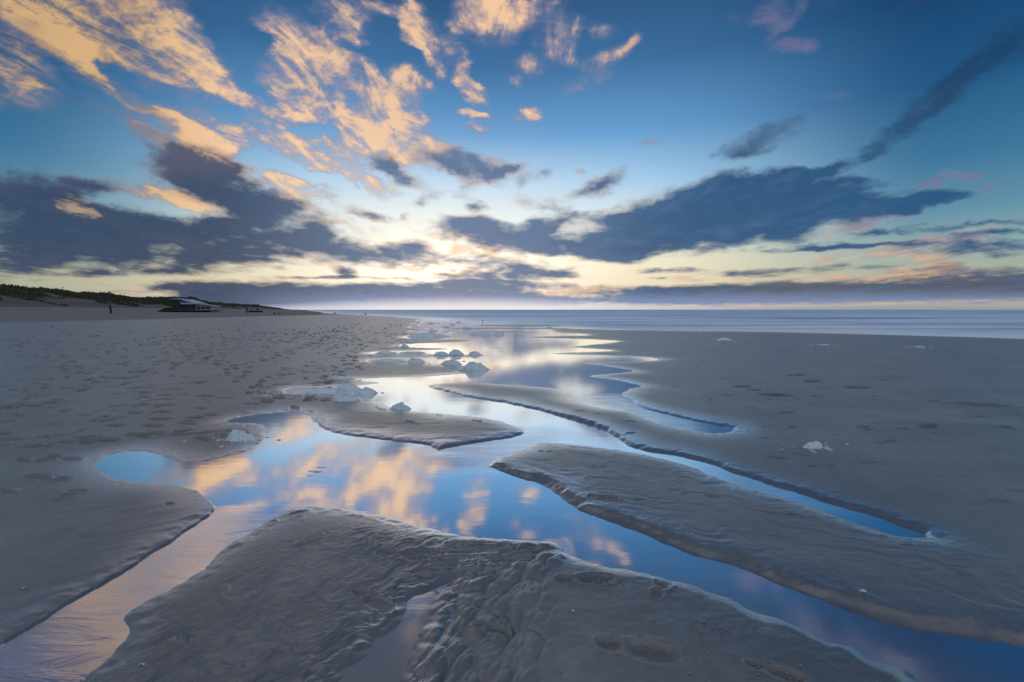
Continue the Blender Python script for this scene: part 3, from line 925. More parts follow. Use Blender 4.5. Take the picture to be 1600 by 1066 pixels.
def simple(name, rgb, rough=0.6, vary=0.25, scale=8.0, metal=0.0):
    m_, t = material(name)
    pos = t.n('ShaderNodeTexCoord').outputs['Object']
    nn = t.noise(pos, scale, 4)
    c0 = tuple(c * (1 - vary) for c in rgb) + (1,)
    c1 = tuple(min(c * (1 + vary), 1) for c in rgb) + (1,)
    principled(t, Base_Color=t.mix(nn, c0, c1), Roughness=rough, Metallic=metal)
    return m_


SAND, t = material("wet_beach_sand")
pos = t.n('ShaderNodeNewGeometry').outputs['Position']
wetn = t.n('ShaderNodeAttribute', attribute_name='wet').outputs['Fac']
upn = t.n('ShaderNodeAttribute', attribute_name='upper_beach').outputs['Fac']
n1 = t.noise(pos, 1.1, 5, 0.6)
n2 = t.noise(pos, 14.0, 4, 0.6)
n3 = t.noise(pos, 900.0, 2, 0.7)
n5 = t.noise(t.vm('MULTIPLY', pos, (0.35, 1.2, 1.0)), 2.2, 5, 0.6)
f = t.m('ADD', t.m('MULTIPLY', n1, 0.4), t.m('ADD', t.m('MULTIPLY', n2, 0.25), t.m('MULTIPLY', n5, 0.35)))
base = t.ramp(f, [(0.36, (0.115, 0.119, 0.114, 1)), (0.50, (0.195, 0.195, 0.185, 1)), (0.64, (0.310, 0.300, 0.275, 1))])
n6 = t.noise(pos, 260.0, 3, 0.7)
base = t.mix(t.m('MULTIPLY', t.m('SUBTRACT', n3, 0.5), 1.2, clamp=True), base, (0.50, 0.48, 0.44, 1))
base = t.mix(t.m('MULTIPLY', t.m('SUBTRACT', n6, 0.52), 2.4, clamp=True), base, (0.36, 0.34, 0.30, 1))
base = t.mix(t.m('MULTIPLY', t.m('SUBTRACT', 0.46, n6), 2.6, clamp=True), base, (0.05, 0.05, 0.048, 1))
base = t.mix(upn, base, t.mix(n1, (0.13, 0.115, 0.095, 1), (0.20, 0.178, 0.148, 1)))
base = t.mix(t.m('MULTIPLY', t.m('POWER', wetn, 0.8), 0.85, clamp=True), base, (0.085, 0.080, 0.072, 1))
scf = t.n('ShaderNodeAttribute', attribute_name='scuff_shade').outputs['Fac']
base = t.mix(t.m('MULTIPLY', scf, 0.55), base, (0.07, 0.066, 0.058, 1))  # dents painted darker in place of their shade, over the churned sand
ro = t.m('SUBTRACT', t.m('MULTIPLY_ADD', n5, 0.26, 0.30), t.m('MULTIPLY', wetn, 0.25))
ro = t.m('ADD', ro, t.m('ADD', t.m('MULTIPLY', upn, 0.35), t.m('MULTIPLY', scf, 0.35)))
hgt = t.m('ADD', t.m('MULTIPLY', n3, 0.0006), t.m('ADD', t.m('MULTIPLY', t.noise(pos, 160.0, 3, 0.6), 0.0020), t.m('MULTIPLY', t.noise(pos, 30.0, 3, 0.6), 0.0022)))
film = t.n('ShaderNodeAttribute', attribute_name='film').outputs['Fac']
b_, o_ = principled(t, Base_Color=base, Roughness=ro, IOR=1.5, Specular_IOR_Level=1.0, Normal=bump(t, hgt, 0.8, 1.0))
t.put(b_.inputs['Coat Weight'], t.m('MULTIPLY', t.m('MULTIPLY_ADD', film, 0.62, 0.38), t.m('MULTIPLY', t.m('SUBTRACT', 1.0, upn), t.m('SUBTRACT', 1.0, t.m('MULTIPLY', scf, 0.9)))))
b_.inputs['Coat IOR'].default_value = 1.5
t.put(b_.inputs['Coat Roughness'], t.m('MULTIPLY_ADD', film, -0.24, 0.32))
t.put(b_.inputs['Coat Normal'], bump(t, hgt, 0.5, 1.0))

gf = t.n('ShaderNodeBsdfGlossy')
gf.inputs['Color'].default_value = (0.95, 0.97, 1, 1)
gf.inputs['Roughness'].default_value = 0.16
t.put(gf.inputs['Normal'], bump(t, hgt, 0.35, 1.0))
lwf = t.n('ShaderNodeLayerWeight')
lwf.inputs['Blend'].default_value = 0.5
ms = t.n('ShaderNodeMixShader')
t.put(ms.inputs[0], t.m('MULTIPLY', t.m('POWER', film, 1.5), t.ss(lwf.outputs['Facing'], 0.35, 0.85, 0.02, 0.82)))
t.put(ms.inputs[1], b_.outputs[0])
t.put(ms.inputs[2], gf.outputs[0])
t.put(o_.inputs[0], ms.outputs[0])

beach = link("beach_sand", me, SAND)
tag(beach, "grey wet sand beach with ripples, bars and footprints reaching to the dunes", kind='structure')

# ---- pool water and sea
WR = np.concatenate([R_[:6:2], R_[6::2]])
WR = WR[WR < 4000]
while WR[-1] < 60000:
    WR = np.append(WR, WR[-1] * 1.12)
WA = np.radians(np.concatenate([np.linspace(-57, 57, 721), np.linspace(57, 303, 60)[1:-1]])).astype(np.float32)
wr, wa_ = np.meshgrid(WR, WA, indexing='ij')
WX, WY = (wr * np.sin(wa_)).ravel().astype(np.float32), (wr * np.cos(wa_)).ravel().astype(np.float32)
wdw = water_dist(WX, WY)
wf = polar_faces(len(WR), len(WA))
fx_c, fy_c = WX[wf].mean(1), WY[wf].mean(1)
sea_in = inside_dist(SEA, fx_c, fy_c) > 0
near_w = wdw[wf].max(1) > -np.clip(np.hypot(fx_c, fy_c) * 0.02, 0.10, 3)
WV = np.stack([WX, WY, np.zeros_like(WX)], 1)


def sub_mesh(name, faces):
    used = np.unique(faces)
    remap = np.full(len(WV), -1, dtype=np.int64)
    remap[used] = np.arange(len(used))
    return np_mesh(name, WV[used], remap[faces]), used


pool_me, used = sub_mesh("pool_water", wf[near_w & ~sea_in])
sea_me, sused = sub_mesh("sea", wf[sea_in])
# moving water: outflow stream bottom left, cascade between the pools, the notch
FLOW = [([(336,799),(420,800),(480,790),(400,840),(330,890),(240,940),(200,970),(100,1100),(-300,1250),(-160,1080),(0,1008),(180,905)], .12, 1.0),
        ([(682,706),(735,692),(812,680),(860,668),(900,680),(860,694),(800,710),(768,728),(740,722)], .25, 1.0),
        ([(930,622),(960,618),(1010,640),(1090,662),(1080,672),(1010,656),(960,638)], .3, .8),
        ([(1000,704),(1060,712),(1200,757),(1300,790),(1260,792),(1100,738)], .2, .6),
        ([(700,840),(884,850),(890,870),(640,960),(600,950)], .05, .5)]
flow = np.zeros(len(used), dtype=np.float32)
ux, uy = WX[used], WY[used]
sel = np.where(np.hypot(ux, uy) < 30)[0]
for pts, fe, amt in FLOW:
    g = np.array([px_ground(a, b) for a, b in pts], dtype=np.float32)
    flow[sel] = np.maximum(flow[sel], amt * sstep(-fe, fe, inside_dist(g, ux[sel], uy[sel])))
att = pool_me.attributes.new("flow", 'FLOAT', 'POINT')
att.data.foreach_set('value', flow)

POOL, t = material("still_tide_water")
pos = t.n('ShaderNodeNewGeometry').outputs['Position']
fl = t.n('ShaderNodeAttribute', attribute_name='flow').outputs['Fac']
rotm = t.n('ShaderNodeMapping')
rotm.inputs['Rotation'].default_value = (0, 0, math.radians(-40))
rotm.inputs['Scale'].default_value = (1.6, 8.0, 1)
t.put(rotm.inputs[0], pos)
nf = t.noise(rotm.outputs[0], 1.0, 4, 0.6, 0.8)
calm = t.noise(t.vm('MULTIPLY', pos, (3.0, 7.0, 1.0)), 1.2, 3, 0.5)
hgt = t.m('ADD', t.m('MULTIPLY', t.m('MULTIPLY', nf, fl), 0.0032), t.m('MULTIPLY', calm, 0.0004))
nrm = bump(t, hgt, 1.0, 1.0)
glo = t.n('ShaderNodeBsdfGlossy')
glo.inputs['Color'].default_value = (0.97, 0.98, 1.0, 1)
t.put(glo.inputs['Roughness'], t.m('MULTIPLY_ADD', fl, 0.12, 0.06))
t.put(glo.inputs['Normal'], nrm)
bed = t.n('ShaderNodeBsdfDiffuse')
bed.inputs['Color'].default_value = (0.27, 0.235, 0.19, 1)
lw = t.n('ShaderNodeLayerWeight')
lw.inputs['Blend'].default_value = 0.5
fac = t.ramp(lw.outputs['Facing'], [(0.33, (.10, .10, .10, 1)), (0.41, (.27, .27, .27, 1)), (0.48, (.66, .66, .66, 1)), (0.53, (.90, .90, .90, 1)), (0.62, (.98, .98, .98, 1)), (1.0, (1, 1, 1, 1))])
fac = t.m('MINIMUM', t.m('ADD', fac, t.m('MULTIPLY', fl, 0.38)), 0.97)
mx = t.n('ShaderNodeMixShader')
t.put(mx.inputs[0], fac)
t.put(mx.inputs[1], bed.outputs[0])
t.put(mx.inputs[2], glo.outputs[0])
o = t.n('ShaderNodeOutputMaterial')
t.put(o.inputs[0], mx.outputs[0])
pool = link("pool_water", pool_me, POOL)
tag(pool, "shallow tide pools and channels mirroring the sky", kind='structure')

SEAM, t = material("calm_surf_sea")
pos = t.n('ShaderNodeNewGeometry').outputs['Position']
# bands of surf lie along the shore, smoothed by slow water
mp = t.n('ShaderNodeMapping')
mp.inputs['Rotation'].default_value = (0, 0, math.radians(8))
mp.inputs['Scale'].default_value = (0.017, 0.085, 1)
t.put(mp.inputs[0], pos)
b1 = t.noise(mp.outputs[0], 1.0, 4, 0.55, 1.0)
mp2 = t.n('ShaderNodeMapping')
mp2.inputs['Rotation'].default_value = (0, 0, math.radians(5))
mp2.inputs['Scale'].default_value = (0.0015, 0.014, 1)
t.put(mp2.inputs[0], pos)
b2 = t.noise(mp2.outputs[0], 1.0, 4, 0.6, 0.2)
mp3 = t.n('ShaderNodeMapping')
mp3.inputs['Rotation'].default_value = (0, 0, math.radians(14))
mp3.inputs['Scale'].default_value = (0.05, 0.30, 1)
t.put(mp3.inputs[0], pos)
b3 = t.noise(mp3.outputs[0], 1.0, 3, 0.55, 1.0)
foamf = t.ss(t.m('ADD', t.m('MULTIPLY', b3, 0.25), t.m('ADD', t.m('MULTIPLY', b1, 0.40), t.m('MULTIPLY', b2, 0.35))), 0.40, 0.56)
foamf = t.m('MAXIMUM', foamf, t.ss(b3, 0.54, 0.64))
shore_w = t.n('ShaderNodeAttribute', attribute_name='wash').outputs['Fac']
foamf = t.m('ADD', t.m('MULTIPLY', foamf, 0.85), t.m('MULTIPLY', shore_w, 1.1), clamp=True)
sx_ = t.n('ShaderNodeSeparateXYZ')
t.put(sx_.inputs[0], pos)
shore_w = t.m('MULTIPLY', shore_w, t.ss(sx_.outputs[0], 12.0, 3.0))
bodyc = t.mix(foamf, (0.16, 0.36, 0.58, 1), (0.90, 0.96, 1.0, 1))
glo = t.n('ShaderNodeBsdfGlossy')
glo.inputs['Color'].default_value = (0.80, 0.92, 1, 1)
t.put(glo.inputs['Roughness'], t.m('MULTIPLY_ADD', shore_w, -0.40, 0.48))
dif = t.n('ShaderNodeBsdfDiffuse')
t.put(dif.inputs['Color'], bodyc)
mx = t.n('ShaderNodeMixShader')
t.put(mx.inputs[0], t.m('MAXIMUM', t.m('SUBTRACT', 0.42, t.m('MULTIPLY', foamf, 0.32)), t.m('MULTIPLY', shore_w, 0.9)))
t.put(mx.inputs[1], dif.outputs[0])
t.put(mx.inputs[2], glo.outputs[0])
t.put(glo.inputs['Normal'], bump(t, b1, 0.25, 1.0))
o = t.n('ShaderNodeOutputMaterial')
t.put(o.inputs[0], mx.outputs[0])
sdist = inside_dist(SEA, WX[sused], WY[sused])
att = sea_me.attributes.new("wash", 'FLOAT', 'POINT')
att.data.foreach_set('value', (0.6 * np.exp(-np.abs(sdist) / 4.0) + 0.4 * np.exp(-np.abs(sdist) / 22.0)).astype(np.float32))
sea = link("sea", sea_me, SEAM)
tag(sea, "pale blue sea smoothed by slow surf out to the horizon", kind='structure')

# ================================================================== dunes
def ridge_D(uu):
    return 140.0 / (-uu - 0.45)


SKYL = [(-40,441),(0,443),(30,446),(60,450),(100,453),(125,457),(150,457.5),(175,458),(190,461),(210,464.5),(250,466),(270,464.5),(300,466),(320,471),(345,473.5),(365,474.8),(385,476),(400,476),(412,478.6),(425,480.5),(440,482),(455,485.5)]
rD, rZ = [], []
for x, y in SKYL:
    d = px_dir(x, y)
    D = ridge_D(d[0] / d[1])
    rD.append(D)
    rZ.append(EYE + D * d[2] / d[1])
rD = [-400, -100] + rD + [rD[-1] * 1.35, 5200]
rZ = [12, 13] + rZ + [3.5, 1.0]
sD = np.concatenate([np.linspace(-400, 100, 60), np.linspace(103, 620, 340), 620 * 1.012 ** np.arange(1, 175)])
tt = np.concatenate([np.linspace(0, 1, 70), np.linspace(1.03, 3.0, 20)])
DD, TT = np.meshgrid(sD, tt, indexing='ij')
# t=0 is the dune foot, t=1 the ridge
foot = 96.0 + 5 * fbm(DD * 0.02, DD * 0 + 3.3, 2)
inl = foot + (140.0 - foot) * TT + np.maximum(TT - 1, 0) * 40
DXm = -inl - 0.45 * DD
ridge = np.interp(DD, rD, rZ)
hum = fbm(DXm * 0.035 + 5, DD * 0.022, 4)
fine = fbm(DXm * 0.25, DD * 0.12, 3)
prof = np.where(TT <= 1, TT ** 1.25 * (1 - 0.10 * np.sin(TT * 9 + hum * 5)), 1 - 0.45 * sstep(1, 2.2, TT))
basez = 1.7
DZ = basez + (ridge - basez) * prof + hum * 2.6 * np.sin(np.clip(TT, 0, 1) * np.pi) + fine * 0.5 * sstep(0.1, 0.6, TT)
DZ = np.where(TT > 1, np.minimum(DZ, ridge * 0.99), DZ)
DZ[:, 0] = -0.4
DZ[:, -1] = -1.0
nS, nT = DD.shape
i, j = np.meshgrid(np.arange(nS - 1), np.arange(nT - 1), indexing='ij')
fq = np.stack([i * nT + j, i * nT + j + 1, (i + 1) * nT + j + 1, (i + 1) * nT + j], -1).reshape(-1, 4)
dme = np_mesh("dunes", np.stack([DXm.ravel(), DD.ravel(), DZ.ravel()], 1), fq)
grassy = sstep(-0.10, 0.16, (TT - 0.34) + 0.75 * fbm(DXm * 0.05, DD * 0.03 + 8, 3) + 0.12 * fine)
att = dme.attributes.new("grassy", 'FLOAT', 'POINT')
att.data.foreach_set('value', grassy.ravel().astype(np.float32))
DUNE, t = material("dune_sand_and_grass")
pos = t.n('ShaderNodeNewGeometry').outputs['Position']
ga = t.n('ShaderNodeAttribute', attribute_name='grassy').outputs['Fac']
nn = t.noise(pos, 0.35, 6, 0.65)
n4 = t.noise(pos, 1.6, 4, 0.65)
ga2 = t.ss(t.m('ADD', ga, t.m('MULTIPLY', t.m('SUBTRACT', nn, 0.5), 1.4)), 0.40, 0.60)
gc = t.ramp(t.m('ADD', t.m('MULTIPLY', nn, 0.5), t.m('MULTIPLY', n4, 0.5)), [(0.35, (0.022, 0.030, 0.014, 1)), (0.5, (0.055, 0.058, 0.026, 1)), (0.66, (0.105, 0.092, 0.045, 1))])
scn = t.mix(n4, (0.10, 0.088, 0.074, 1), (0.17, 0.15, 0.125, 1))
principled(t, Base_Color=t.mix(ga2, scn, gc), Roughness=0.9, Normal=bump(t, n4, 0.6, 0.5))
dunes = link("dunes", dme, DUNE)
tag(dunes, "long ridge of sand dunes grown over with dark marram grass", kind='structure')

# marram grass: bent blades in tufts, uncountable
N = 26000
ti = rng.random(N) * 0.95 + 0.12
di = np.where(rng.random(N) < 0.7, rng.uniform(110, 620, N), rng.uniform(600, 2200, N))
ii = np.clip(np.searchsorted(sD, di), 0, nS - 1)
jj = np.clip(np.searchsorted(tt, ti), 0, nT - 1)
ok = grassy[ii, jj] > 0.55
ii, jj = ii[ok], jj[ok]
M = len(ii)
bx = DXm[ii, jj] + rng.uniform(-.5, .5, M)
by = DD[ii, jj] + rng.uniform(-.7, .7, M)
bz = DZ[ii, jj] - 0.1
vv, ff = [], []
for k in range(3):
    a = rng.random(M) * 6.283
    ln = rng.uniform(0.35, 0.9, M) * (1 + by / 1500)
    wid = 0.16 * (1 + by / 500)
    ca, sa = np.cos(a), np.sin(a)
    base_i = len(vv) * 3 * M if False else k * 3 * M
    vv.append(np.stack([bx - ca * wid, by - sa * wid, bz], 1))
    vv.append(np.stack([bx + ca * wid, by + sa * wid, bz], 1))
    vv.append(np.stack([bx + rng.uniform(-.3, .3, M), by + rng.uniform(-.3, .3, M), bz + ln], 1))
    idx = np.arange(M) + k * 3 * M
    ff.append(np.stack([idx, idx + M, idx + 2 * M], 1))
gme = np_mesh("marram_grass", np.concatenate(vv), np.concatenate(ff))
GRASS = simple("marram_blades", (0.060, 0.062, 0.028), 0.8, 0.5, 0.4)
gobj = link("marram_grass", gme, GRASS)
tag(gobj, "dark marram grass tufts growing on the dunes", 'grass', kind='stuff')

# ================================================================== buildings and posts at the dune foot
WOOD_D = simple("dark_weathered_boards", (0.045, 0.038, 0.034), 0.8, 0.3, 3)
ROOF_M = simple("pale_metal_roof", (0.34, 0.40, 0.52), 0.28, 0.12, 2, 0.55)
WHITE_M = simple("faded_white_boards", (0.36, 0.36, 0.36), 0.6, 0.15, 3)
GLASS_M = simple("dark_window_glass", (0.02, 0.03, 0.045), 0.06, 0.1, 2)
DECK_M = simple("grey_deck_planks", (0.10, 0.085, 0.07), 0.8, 0.3, 3)
POST_M = simple("tarred_timber", (0.018, 0.018, 0.02), 0.8, 0.4, 6)


def spot(px, D):
    """place on the beach at frame column px and depth D"""
    d = px_dir(px, 488)
    return (d[0] / d[1] * D, D)


PD = 205.0
K = PD / LENS_PX            # metres per frame pixel there
px0, py0 = spot(302, PD)
gz = 0.0
pav = empty("beach_pavilion", (px0, py0, gz), 0.10)
tag(pav, "dark wooden beach pavilion on piles with a pale sloping roof at the dune foot", 'beach pavilion')
zb = EYE - 0.2              # deck level
top = EYE + 17 * K
xl, xr = -30 * K, 3 * K     # main hall
# main hall: gable faces left-front, roof plane falls to the right
MB().prism([(xl, zb), (xr, zb), (xr, top - 7.5 * K), (xl + 10 * K, top - 1.2 * K), (xl, top - 1.2 * K)], 0, 8).build('wall', WOOD_D, pav)
roof = MB().prism([(xl - 2 * K, top - 2.2 * K), (xl + 1 * K, top), (xl + 14 * K, top - 0.8 * K), (xr + 2.2 * K, top - 7.2 * K), (xr + 2 * K, top - 8.0 * K), (xl + 14 * K, top - 1.8 * K), (xl, top - 1.2 * K)], -0.9, 9).build('roof', ROOF_M, pav)
# front slope of the roof, tilted to the sea
fr_ = MB()
fr_.v = [(xl + 1 * K, 1.2, top + .10), (xl + 15 * K, 1.2, top - .5 * K + .12), (xr + 2.0 * K, -1.3, top - 8.4 * K), (xl + 16 * K, -1.3, top - 8.4 * K),
         (xl + 1 * K, 1.2, top - .10), (xl + 15 * K, 1.2, top - .5 * K - .1), (xr + 2.0 * K, -1.3, top - 8.7 * K), (xl + 16 * K, -1.3, top - 8.7 * K)]
fr_.f = [(0, 3, 2, 1), (4, 5, 6, 7), (0, 1, 5, 4), (1, 2, 6, 5), (2, 3, 7, 6), (3, 0, 4, 7)]
fr_.build('roof', ROOF_M, pav)
MB().prism([(xr + .02, zb), (28 * K, zb), (28 * K, top - 11.0 * K), (xr + .02, top - 8.4 * K)], 0.3, 7).build('wall', WHITE_M, pav)
MB().prism([(xr + .3 * K, top - 8.1 * K), (29.0 * K, top - 10.6 * K), (29.0 * K, top - 11.4 * K), (xr + .3 * K, top - 8.9 * K)], -0.6, 7.4).build('roof', ROOF_M, pav)
for k in range(5):
    x0 = xl + (3 + 5.0 * k) * K
    fr2 = MB().box(x0, x0 + 4.0 * K, -0.06, -0.005, zb + 0.5, zb + 2.3).build('window', WHITE_M if k == 4 else DECK_M, pav)
    MB().box(x0 + .12, x0 + 4.0 * K - .12, -0.10, -0.065, zb + .62, zb + 2.18).build('pane', GLASS_M, fr2)
for k in range(3):
    x0 = xr + (2.0 + 7.0 * k) * K
    fr2 = MB().box(x0, x0 + 5.0 * K, 0.24, 0.295, zb + 0.45, zb + 1.5).build('window', WOOD_D, pav)
    MB().box(x0 + .1, x0 + 5.0 * K - .1, 0.20, 0.235, zb + .52, zb + 1.42).build('pane', GLASS_M, fr2)
MB().box(-38 * K, 30 * K, -2.6, 8.4, zb - 0.28, zb - 0.01).build('deck', DECK_M, pav)
for k in range(13):
    x0 = (-36 + 5.3 * k) * K
    MB().tube((x0, -2.2, -0.3), (x0, -2.2, zb - .28), .13, .12, 6).build('pile', POST_M, pav)
    MB().tube((x0, 4.0, -0.3), (x0, 4.0, zb - .28), .13, .12, 6).build('pile', POST_M, pav)
MB().box(-36 * K, 29 * K, -1.6, -1.5, -0.25, zb - .3).build('skirting', POST_M, pav)
rl = MB()
for k in range(14):
    x0 = (-37 + 5.1 * k) * K
    rl.box(x0 - .04, x0 + .04, -2.56, -2.48, zb, zb + 1.0)
rl.box(-38 * K, 29.5 * K, -2.58, -2.46, zb + 0.98, zb + 1.06)
rl.box(-38 * K, 29.5 * K, -2.56, -2.48, zb + 0.5, zb + .55)
rl.build('railing', DECK_M, pav)
MB().prism([(30 * K, zb - .02), (46 * K, -0.1), (46 * K, -.35), (30 * K, zb - .5)], -2.4, -0.6).build('ramp', DECK_M, pav)
MB().box(xl + 2 * K, xl + 4 * K, 3.0, 3.6, top - 1.0, top + 0.5).build('chimney', WOOD_D, pav)
# low wind screen of heaped sand and boards on the left
MB().prism([(-52 * K, 0), (-38 * K, zb + .9), (-32.5 * K, zb + 1.1), (-32.5 * K, -.3), (-52 * K, -.3)], -1.5, 5).build('wind_screen', POST_M, pav)

cx_, cy_ = spot(397, 196.0)
K2 = 196.0 / LENS_PX
cab = empty("beach_cabin", (cx_, cy_, 0.0))
tag(cab, "low white beach cabin with a dark base beside the pole, far along the beach", 'cabin')
MB().box(-8.5 * K2, 8.5 * K2, 0, 2.5, 0.75, 1.75).build('wall', WHITE_M, cab)
MB().prism([(-9 * K2, 1.75), (9 * K2, 1.75), (8.2 * K2, 2.1), (-8.2 * K2, 2.1)], -.25, 2.75).build('roof', ROOF_M, cab)
MB().box(-8.6 * K2, 8.8 * K2, -.1, 2.4, -0.2, 0.745).build('base', POST_M, cab)
wn_ = MB().box(4.2 * K2, 7.4 * K2, -0.05, -0.005, 0.95, 1.6).build('window', WOOD_D, cab)
MB().box(4.5 * K2, 7.1 * K2, -0.08, -0.055, 1.02, 1.52).build('pane', GLASS_M, wn_)


def pole(px, D, h, r, label, z=None, lean=0.0, grp=None):
    x, y = spot(px, D)
    z0 = ground_z(x, y) if z is None else z
    e = empty("beach_pole", (x, y, z0 - 0.02))
    tag(e, label, 'pole', grp)
    MB().tube((lean, 0, 0), (0, 0, h), r * 1.05, r, 10).build('shaft', POST_M, e)
    MB().tube((0, 0, h), (0, 0, h + 0.10), r * 1.25, r * 1.0, 10).build('cap', POST_M, e)
    return e


pole(172.5, 131, 2.35, .24, "thick dark timber pole standing alone in front of the high dunes", lean=.25)
pole(386, 165, 1.75, .22, "dark pole standing just left of the low white cabin")
pole(391.5, 158, 1.2, .10, "thin short pole between the taller pole and the white cabin")
# marker on the dune top
for px, yy, hh, lb in ((98, 449.5, 1.5, "small marker post on the crest of the high dunes"),):
    d = px_dir(px, 453)
    D = ridge_D(d[0] / d[1])
    e = empty("dune_marker", (d[0] / d[1] * D, D, EYE + D * d[2] / d[1] - 0.5))
    tag(e, lb, 'marker')
    MB().tube((0, 0, 0), (0, 0, hh), .10, .08, 6).build('shaft', POST_M, e)
    MB().box(-.28, .28, -.08, .08, hh, hh + .5).build('board', POST_M, e)
# two low marks with wide heads near the far sand edge
for px, D, lb in ((523, 112, "low dark post with a wide head, nearer the dunes on the far sand edge"), (571, 104, "low dark post with a wide head against the bright gap over the sea")):
    x, y = spot(px, D)
    e = empty("low_post", (x, y, ground_z(x, y) - .02))
    tag(e, lb, 'post', 'low posts on the far sand edge')
    MB().tube((0, 0, 0), (0, 0, .30), .07, .08, 8).build('shaft', POST_M, e)
    MB().prism([(-.18, .30), (.18, .30), (.24, .38), (.14, .47), (-.14, .47), (-.24, .38)], -.12, .12).build('head', POST_M, e)


# ================================================================== foam
FOAM, t = material("sea_foam")
pos = t.n('ShaderNodeTexCoord').outputs['Object']
vo = t.n('ShaderNodeTexVoronoi')
vo.inputs['Scale'].default_value = 55.0
t.put(vo.inputs['Vector'], pos)
n1 = t.noise(pos, 9.0, 5, 0.65)
n2 = t.noise(pos, 60.0, 3, 0.6)
fc = t.ramp(n1, [(0.35, (0.60, 0.76, 0.76, 1)), (0.5, (0.80, 0.93, 0.94, 1)), (0.65, (0.92, 0.98, 0.98, 1))])
hgt = t.m('ADD', t.m('MULTIPLY', vo.outputs['Distance'], 0.006), t.m('ADD', t.m('MULTIPLY', n1, 0.02), t.m('MULTIPLY', n2, 0.006)))
b, o = principled(t, Base_Color=fc, Roughness=0.45, Normal=bump(t, hgt, 0.9, 1.0))
b.inputs['Subsurface Weight'].default_value = 0.5
b.inputs['Subsurface Radius'].default_value = (0.10, 0.15, 0.17)
b.inputs['Subsurface Scale'].default_value = 1.0


def clump_mesh(wid, dep, hei, seed, lobes, n, spikes=()):
    """heaped foam: sum of soft lobes over an uneven outline, closed below"""
    r_ = np.random.default_rng(seed)
    na, nr2 = n * 4, n
    rr_, aa = np.meshgrid(np.linspace(0, 1, nr2) ** 0.85, np.linspace(0, 2 * np.pi, na, endpoint=False), indexing='ij')
    # outline wobble
    out = 0.95 + 0.16 * np.sin(aa * 2 + r_.random() * 6) + 0.13 * np.sin(aa * 3 + r_.random() * 6) + 0.10 * np.sin(aa * 5 + r_.random() * 6) + 0.08 * np.sin(aa * 9 + r_.random() * 6) + 0.06 * np.sin(aa * 17 + r_.random() * 6)
    X = rr_ * out * np.cos(aa)
    Y = rr_ * out * np.sin(aa)
    H = np.zeros_like(X)
    for (lx, ly, lr, lh) in lobes:
        q = ((X - lx) / lr) ** 2 + ((Y - ly) / (lr * 1.25)) ** 2
        H = np.maximum(H, lh * np.sqrt(np.clip(1 - q, 0, 1)) ** 0.8) + 0.12 * lh * np.exp(-q * 1.5)
    for (sx, sy, sr, sh) in spikes:
        q = ((X - sx) / sr) ** 2 + ((Y - sy) / sr) ** 2
        H = H + sh * np.exp(-q * 2)
    H = H * (1 - rr_ ** 3.5) + 0.10 * (1 - rr_ ** 4)
    nz_ = fbm(X * 3.0 + seed * 3.1, Y * 3.0 + seed, 3)
    n2_ = np.abs(fbm(X * 8 + seed, Y * 8 - seed, 3))
    H = H * (1 + 0.45 * nz_) + 0.20 * n2_ * (1 - rr_ ** 3) - 0.02
    H = H + 0.09 * np.abs(fbm(X * 17 + seed, Y * 17, 2)) * (1 - rr_ ** 3)
    H = np.maximum(H, 0.02) * (1 - rr_ ** 12)
    X2 = X + 0.05 * fbm(X * 6 + 4, Y * 6 + seed, 2)
    vs = np.stack([X2 * wid / 2, Y * dep / 2, H * hei], -1).reshape(-1, 3)
    i, j = np.meshgrid(np.arange(nr2 - 1), np.arange(na), indexing='ij')
    j2 = (j + 1) % na
    f = np.stack([i * na + j, (i + 1) * na + j, (i + 1) * na + j2, i * na + j2], -1).reshape(-1, 4)
    # underside ring pulled in and down
    base = len(vs)
    rim = vs[-na:].copy()
    rim[:, :2] *= 0.93
    rim[:, 2] = -0.015
    vs = np.concatenate([vs, rim])
    k = np.arange(na)
    k2 = (k + 1) % na
    o0 = (nr2 - 1) * na
    f = np.concatenate([f, np.stack([o0 + k, base + k, base + k2, o0 + k2], -1)])
    return np_mesh("foam_clump", vs, f)


